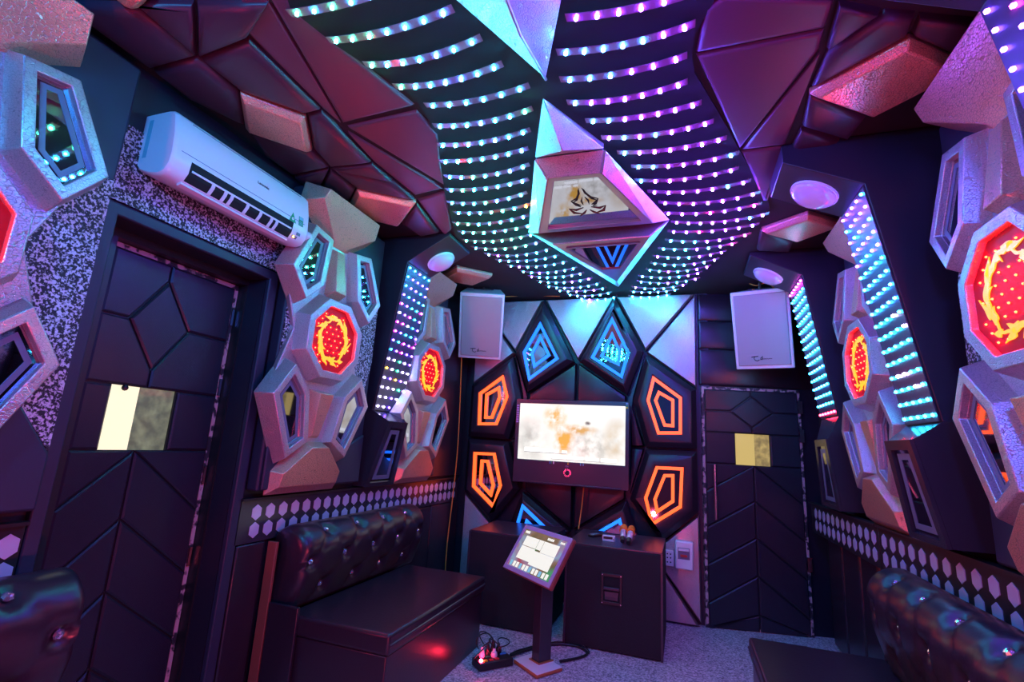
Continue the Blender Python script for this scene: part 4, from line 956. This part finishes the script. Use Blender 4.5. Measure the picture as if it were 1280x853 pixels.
# black cloth field behind the LED strips
CX = -.535
def fld(y):   # half widths of the LED field and of the middle spine
    pts = [(.8, .9, .36), (1.13, .80, .24), (1.62, .575, .07), (1.78, .56, .05), (2.2, .72, .20), (3.1, 1.04, .45), (3.4, .97, .40), (3.9, .78, .26), (4.3, .66, .12), (4.7, .44, .03)]
    for (a, b, c_), (d, e, f_) in zip(pts, pts[1:]):
        if a <= y <= d: t = (y-a)/(d-a); return b+(e-b)*t, c_+(f_-c_)*t
    return pts[-1][1:]
fp = [(CX-fld(y)[0]-.02, y) for y in [.82+.1*i for i in range(39)]]+[(CX+fld(y)[0]+.02, y) for y in [.82+.1*i for i in range(39)][::-1]]
struct('ceiling_field', MB().prism(WC, fp, .0005, .012), M['field'])
ORD = ['first', 'second', 'third', 'fourth', 'fifth', 'sixth', 'seventh', 'eighth', 'ninth', 'tenth', 'eleventh', 'twelfth', 'thirteenth', 'fourteenth', 'fifteenth', 'sixteenth', 'seventeenth', 'eighteenth', 'nineteenth', 'twentieth']
def ordw(n): return ORD[n-1] if n <= 20 else 'twenty-'+ORD[n-21]
NR = 26
for k in range(NR):
    y = 1.13+.1425*k
    ho, hi = fld(y)
    for side in (-1, 1):
        xa, xb = (CX-ho, CX-hi-.015) if side < 0 else (CX+hi+.015, CX+ho)
        L = xb-xa
        if L < .12: continue
        if L > .25:
            xa += random.uniform(-.02, .02); xb += random.uniform(-.02, .02) if side > 0 else 0
        sag = .035*min(1, (L/.6))*random.uniform(.75, 1.2)
        lab = 'hanging LED strip on the '+('air conditioner side' if side < 0 else 'back door side')+' of the ceiling, '+ordw(NR-k)+' from the television wall'
        t = thing('light_strip', lab, 'LED strip', V(((xa+xb)/2, y, H-.03)), 'rows of LED strips under the ceiling')
        n = 10
        cen = [(xa+L*i/n, H-.028-sag*4*(i/n)*(1-i/n)) for i in range(n+1)]
        mb = MB()
        mb.loft([[V((x, y-.017, z+.0012)), V((x, y+.017, z+.0012)), V((x, y+.017, z-.0012)), V((x, y-.017, z-.0012))] for x, z in cen])
        obj('led_tape', mb, M['tape'], t)
        # two hanging wires to the cloth
        for i in (0, n): obj('hanging_wire', MB().tube([V((cen[i][0]+(.012 if i == 0 else -.012), y, cen[i][1])), V((cen[i][0]+(.012 if i == 0 else -.012), y+.01, H-.011))], .0018, 5), M['redp'], t)
        nb = max(2, int(round(L/.076)))
        for i in range(nb):
            s = (i+.5)/nb; x = xa+L*s; z = H-.028-sag*4*s*(1-s)-.0075
            r = random.random(); f = (x-(CX-1.05))/2.1      # 0 door side .. 1 bench side
            if f < .25: col = 'green' if r < .45 else 'cyan'
            elif f < .5: col = 'cyan' if r < .72 else ('sky' if r < .97 else 'green')
            elif f < .66: col = 'sky' if r < .55 else ('violet' if r < .9 else 'cyan')
            else: col = 'violet' if r < .86 else ('magenta' if r < .93 else 'sky')
            if y > 3.4 and f < .8: col = 'cyan' if r < .75 else ('sky' if r < .9 else 'violet')
            if r > .994: col = 'amber'
            bulb(V((x, y, z)), col, t, .0085)

# hanging silver ornament (star)
def P3(x, y, z): return V((CX+x, y, z))
hz = H-.012
orn = thing('ceiling_ornament', 'large silver kite-shaped ornament with mirrors hanging amid the LED strips', 'ceiling ornament', P3(0, 3, hz))
def solid(name, tops, faces_pts, m, parent, bevel=.004):
    mb = MB(); k = 0; mb.v = [V(p) for p in tops]; mb.f = faces_pts
    return obj(name, mb, m, parent, bevel=bevel)
zt_ = hz
A0, A1, A2 = atZ(678, 121, zt_), atZ(669, 197.5, zt_-.03), atZ(755, 186, zt_-.03)
AR = atZ(703, 189, zt_-.125)
A1t, A2t = V((A1.x, A1.y, zt_)), V((A2.x, A2.y, zt_))
solid('near_kite', [A0, A1, A2, AR, A1t, A2t], [[0, 1, 3], [0, 3, 2], [3, 1, 2], [1, 4, 5, 2], [0, 4, 1], [0, 2, 5], [0, 5, 4]], M['silver'], orn)
B0, B1, B2_, B3 = A1+V((0, .002, 0)), A2+V((0, .002, 0)), atZ(837, 275, zt_-.03), atZ(661, 291, zt_-.03)
lo = [atZ(685, 223, zt_-.095), atZ(751, 216, zt_-.095), atZ(816, 279.5, zt_-.118), atZ(674, 292, zt_-.118)]
def lerp4(q, u, v): return (q[0]*(1-u)+q[1]*u)*(1-v)+(q[3]*(1-u)+q[2]*u)*v
nL = (lo[1]-lo[0]).cross(lo[3]-lo[0]).normalized()
if nL.z > 0: nL = -nL
inn = [lerp4(lo, .12, .06), lerp4(lo, .88, .06), lerp4(lo, .93, .93), lerp4(lo, .08, .93)]
mb = MB().loft([[B0, B1, B2_, B3], lo, inn, [p-nL*.022 for p in inn]], True, True)
obj('front_box', mb, M['silver_plain'], orn, bevel=.004)
ml = obj('front_mirror', MB().loft([[p-nL*.022+nL*.001 for p in inn], [p-nL*.017 for p in inn]]), M['mirror'], orn)
# flank skins in grained vinyl
for nm, q in (('flank_panel', [B0, lo[0], lo[3], B3]), ('flank_panel', [B1, lo[1], lo[2], B2_]), ('front_fascia', [B0, B1, lo[1], lo[0]])):
    c = sum(q, V((0, 0, 0)))/4; n = (q[1]-q[0]).cross(q[2]-q[0]).normalized(); ctr = P3(0, 2.7, zt_-.05)
    if n.dot(c-ctr) < 0: n = -n
    obj(nm, MB().loft([[p+(c-p)*.02+n*.001 for p in q], [p+(c-p)*.03+n*.006 for p in q]]), M['silver'], orn)
# tribal-like curved blades printed on the mirror
def on_m(u, v, off): return lerp4(inn, u, v)-nL*.017+nL*off
def blade(pts, wds, m='ink', nm='curved_blade', mm=None):
    L_, R_ = [], []
    for i, (u, v) in enumerate(pts):
        a = pts[max(0, i-1)]; b = pts[min(len(pts)-1, i+1)]; d = V((b[0]-a[0], b[1]-a[1]))
        d = d.normalized() if d.length else V((1, 0)); n = V((-d.y, d.x)); L_.append((u+n.x*wds[i], v+n.y*wds[i])); R_.append((u-n.x*wds[i], v-n.y*wds[i]))
    mb = MB()
    mb.loft([[on_m(*L_[i], .001), on_m(*R_[i], .001), on_m(*R_[i], .002), on_m(*L_[i], .002)] for i in range(len(pts))])
    obj(nm, mb, M[m], ml)
for s in (1, -1):
    for (x_, y_, sc) in ((0, .0, 1.), (.03, .03, .72)):
        blade([(.5+s*(x_+.03*sc), .22+y_), (.5+s*(x_+.05*sc), .32+y_), (.5+s*(x_+.11*sc), .42+y_), (.5+s*(x_+.20*sc), .46+y_)], [.004, .016*sc, .015*sc, .002])
        blade([(.5+s*(x_+.20*sc), .46+y_), (.5+s*(x_+.15*sc), .52+y_), (.5+s*(x_+.07*sc), .57+y_)], [.003, .018*sc, .003])
    blade([(.5+s*.02, .40), (.5+s*.05, .48), (.5+s*.04, .56)], [.003, .014, .003])
    blade([(.5+s*.05, .62), (.5+s*.15, .66), (.5+s*.24, .62), (.5+s*.18, .72), (.5+s*.08, .76)], [.004, .02, .006, .02, .004], 'gold', 'curled_scroll')
    blade([(.5+s*.02, .68), (.5+s*.06, .74), (.5+s*.12, .80)], [.004, .016, .003], 'gold', 'curled_scroll')
# rear triangle box
C0, C1, C2 = B3+V((0, .002, 0)), B2_+V((0, .002, 0)), atZ(773, 359, zt_)
lt = [atZ(691, 306, zt_-.20), atZ(813, 296, zt_-.20), atZ(771, 352, zt_-.10)]
nT_ = (lt[1]-lt[0]).cross(lt[2]-lt[0]).normalized()
if nT_.z > 0: nT_ = -nT_
tq_ = [lt[0]*(1-a)*(1-b)+lt[1]*a*(1-b)+lt[2]*b for a, b in ((.10, .07), (.92, .07), (.78, .60), (.22, .60))]
mb = MB()
mb.v = [C0, C1, C2]+lt; mb.f = [[0, 1, 4, 3], [1, 2, 5, 4], [2, 0, 3, 5], [3, 4, 5], [0, 2, 1]]
obj('rear_box', mb, M['silver_plain'], orn, bevel=.004)
fq = [C0, C1, lt[1], lt[0]]; c = sum(fq, V((0, 0, 0)))/4; n = (fq[1]-fq[0]).cross(fq[2]-fq[0]).normalized()
if n.y > 0: n = -n
obj('rear_fascia', MB().loft([[p+(c-p)*.01+n*.001 for p in fq], [p+(c-p)*.02+n*.006 for p in fq]]), M['silver'], orn)
mb = MB(); mi_ = [p+(sum(tq_, V((0, 0, 0)))/4-p)*.0 for p in tq_]
obj('rear_mirror', MB().loft([[p+nT_*.001 for p in mi_], [p+nT_*.004 for p in mi_]]), M['mirror'], orn)
cq = sum(tq_, V((0, 0, 0)))/4
rg = [[p+(p-cq)*.0+nT_*.001 for p in tq_], [p+(p-cq)*.04+nT_*.012 for p in tq_], [p-(p-cq)*.03+nT_*.012 for p in tq_], [p-(p-cq)*.03+nT_*.001 for p in tq_]]
obj('mirror_rim', MB().loft(rg+[rg[0]], False, False), M['silver_plain'], orn)
# second star piece nearer the viewer, its tip pointing to the big one
sp = thing('ceiling_ornament', 'silver faceted spike cropped by the upper picture edge, pointing at the hanging kite', 'ceiling ornament', P3(0, 1.3, hz))
D = [P3(.015, 1.70, zt_), P3(-.40, .80, zt_), P3(.40, .80, zt_), P3(.03, 1.33, zt_-.13), P3(.03, .80, zt_-.13)]
solid('spike_shell', D, [[0, 1, 4, 3], [0, 3, 4, 2], [1, 2, 4], [0, 2, 1]], M['silver'], sp)
obj('ridge_trim', MB().tube([D[0]+V((0, 0, -.004)), D[3]+V((0, 0, -.004)), D[4]+V((0, 0, -.004))], .006, 8), M['silver_plain'], sp)

# ================================================================== CAMERA, LAMPS, WORLD
cam = bpy.data.cameras.new('camera'); co = bpy.data.objects.new('camera', cam); COL.objects.link(co)
cam.sensor_fit = 'HORIZONTAL'; cam.sensor_width = 36; cam.lens = 36*F/1280; cam.clip_start = .02
mt = Matrix((RT, UP, -FW)).transposed().to_4x4(); mt.translation = CAM; co.matrix_world = mt
S.camera = co
def point(loc, color, power, size=.03):
    l = bpy.data.lights.new('lamp', 'POINT'); l.color = color; l.energy = power; l.shadow_soft_size = size
    o = bpy.data.objects.new('lamp', l); COL.objects.link(o); o.location = loc; return o
# the LED ceiling, wall octagons and screen side go on behind the camera
point((-1.2, -.2, 2.5), (.01, .36, 1.0), 85, .12)
point((.3, -.2, 2.5), (.06, .13, 1.0), 95, .12)
point((-1.95, -.2, 1.2), (1, .02, .12), 34, .12)
point((.9, -.4, 1.3), (1, .12, .25), 12, .12)
point((-.45, 1.0, .45), (1, .07, .14), 42, .03)      # added red fill light below the picture, standing for an imagined table lamp
w = bpy.data.worlds.new('world'); S.world = w; w.use_nodes = True
w.node_tree.nodes['Background'].inputs[0].default_value = (.03, .02, .05, 1); w.node_tree.nodes['Background'].inputs[1].default_value = .3
S.view_settings.view_transform = 'Standard'; S.view_settings.look = 'None'; S.view_settings.gamma = 1; S.view_settings.use_curve_mapping = False
S.view_settings.exposure = 0.0
S.cycles.use_denoising = True
S.cycles.sample_clamp_indirect = 4; S.cycles.max_bounces = 8; S.cycles.diffuse_bounces = 4; S.cycles.glossy_bounces = 5
S.cycles.use_light_tree = True
bpy.context.view_layer.update()
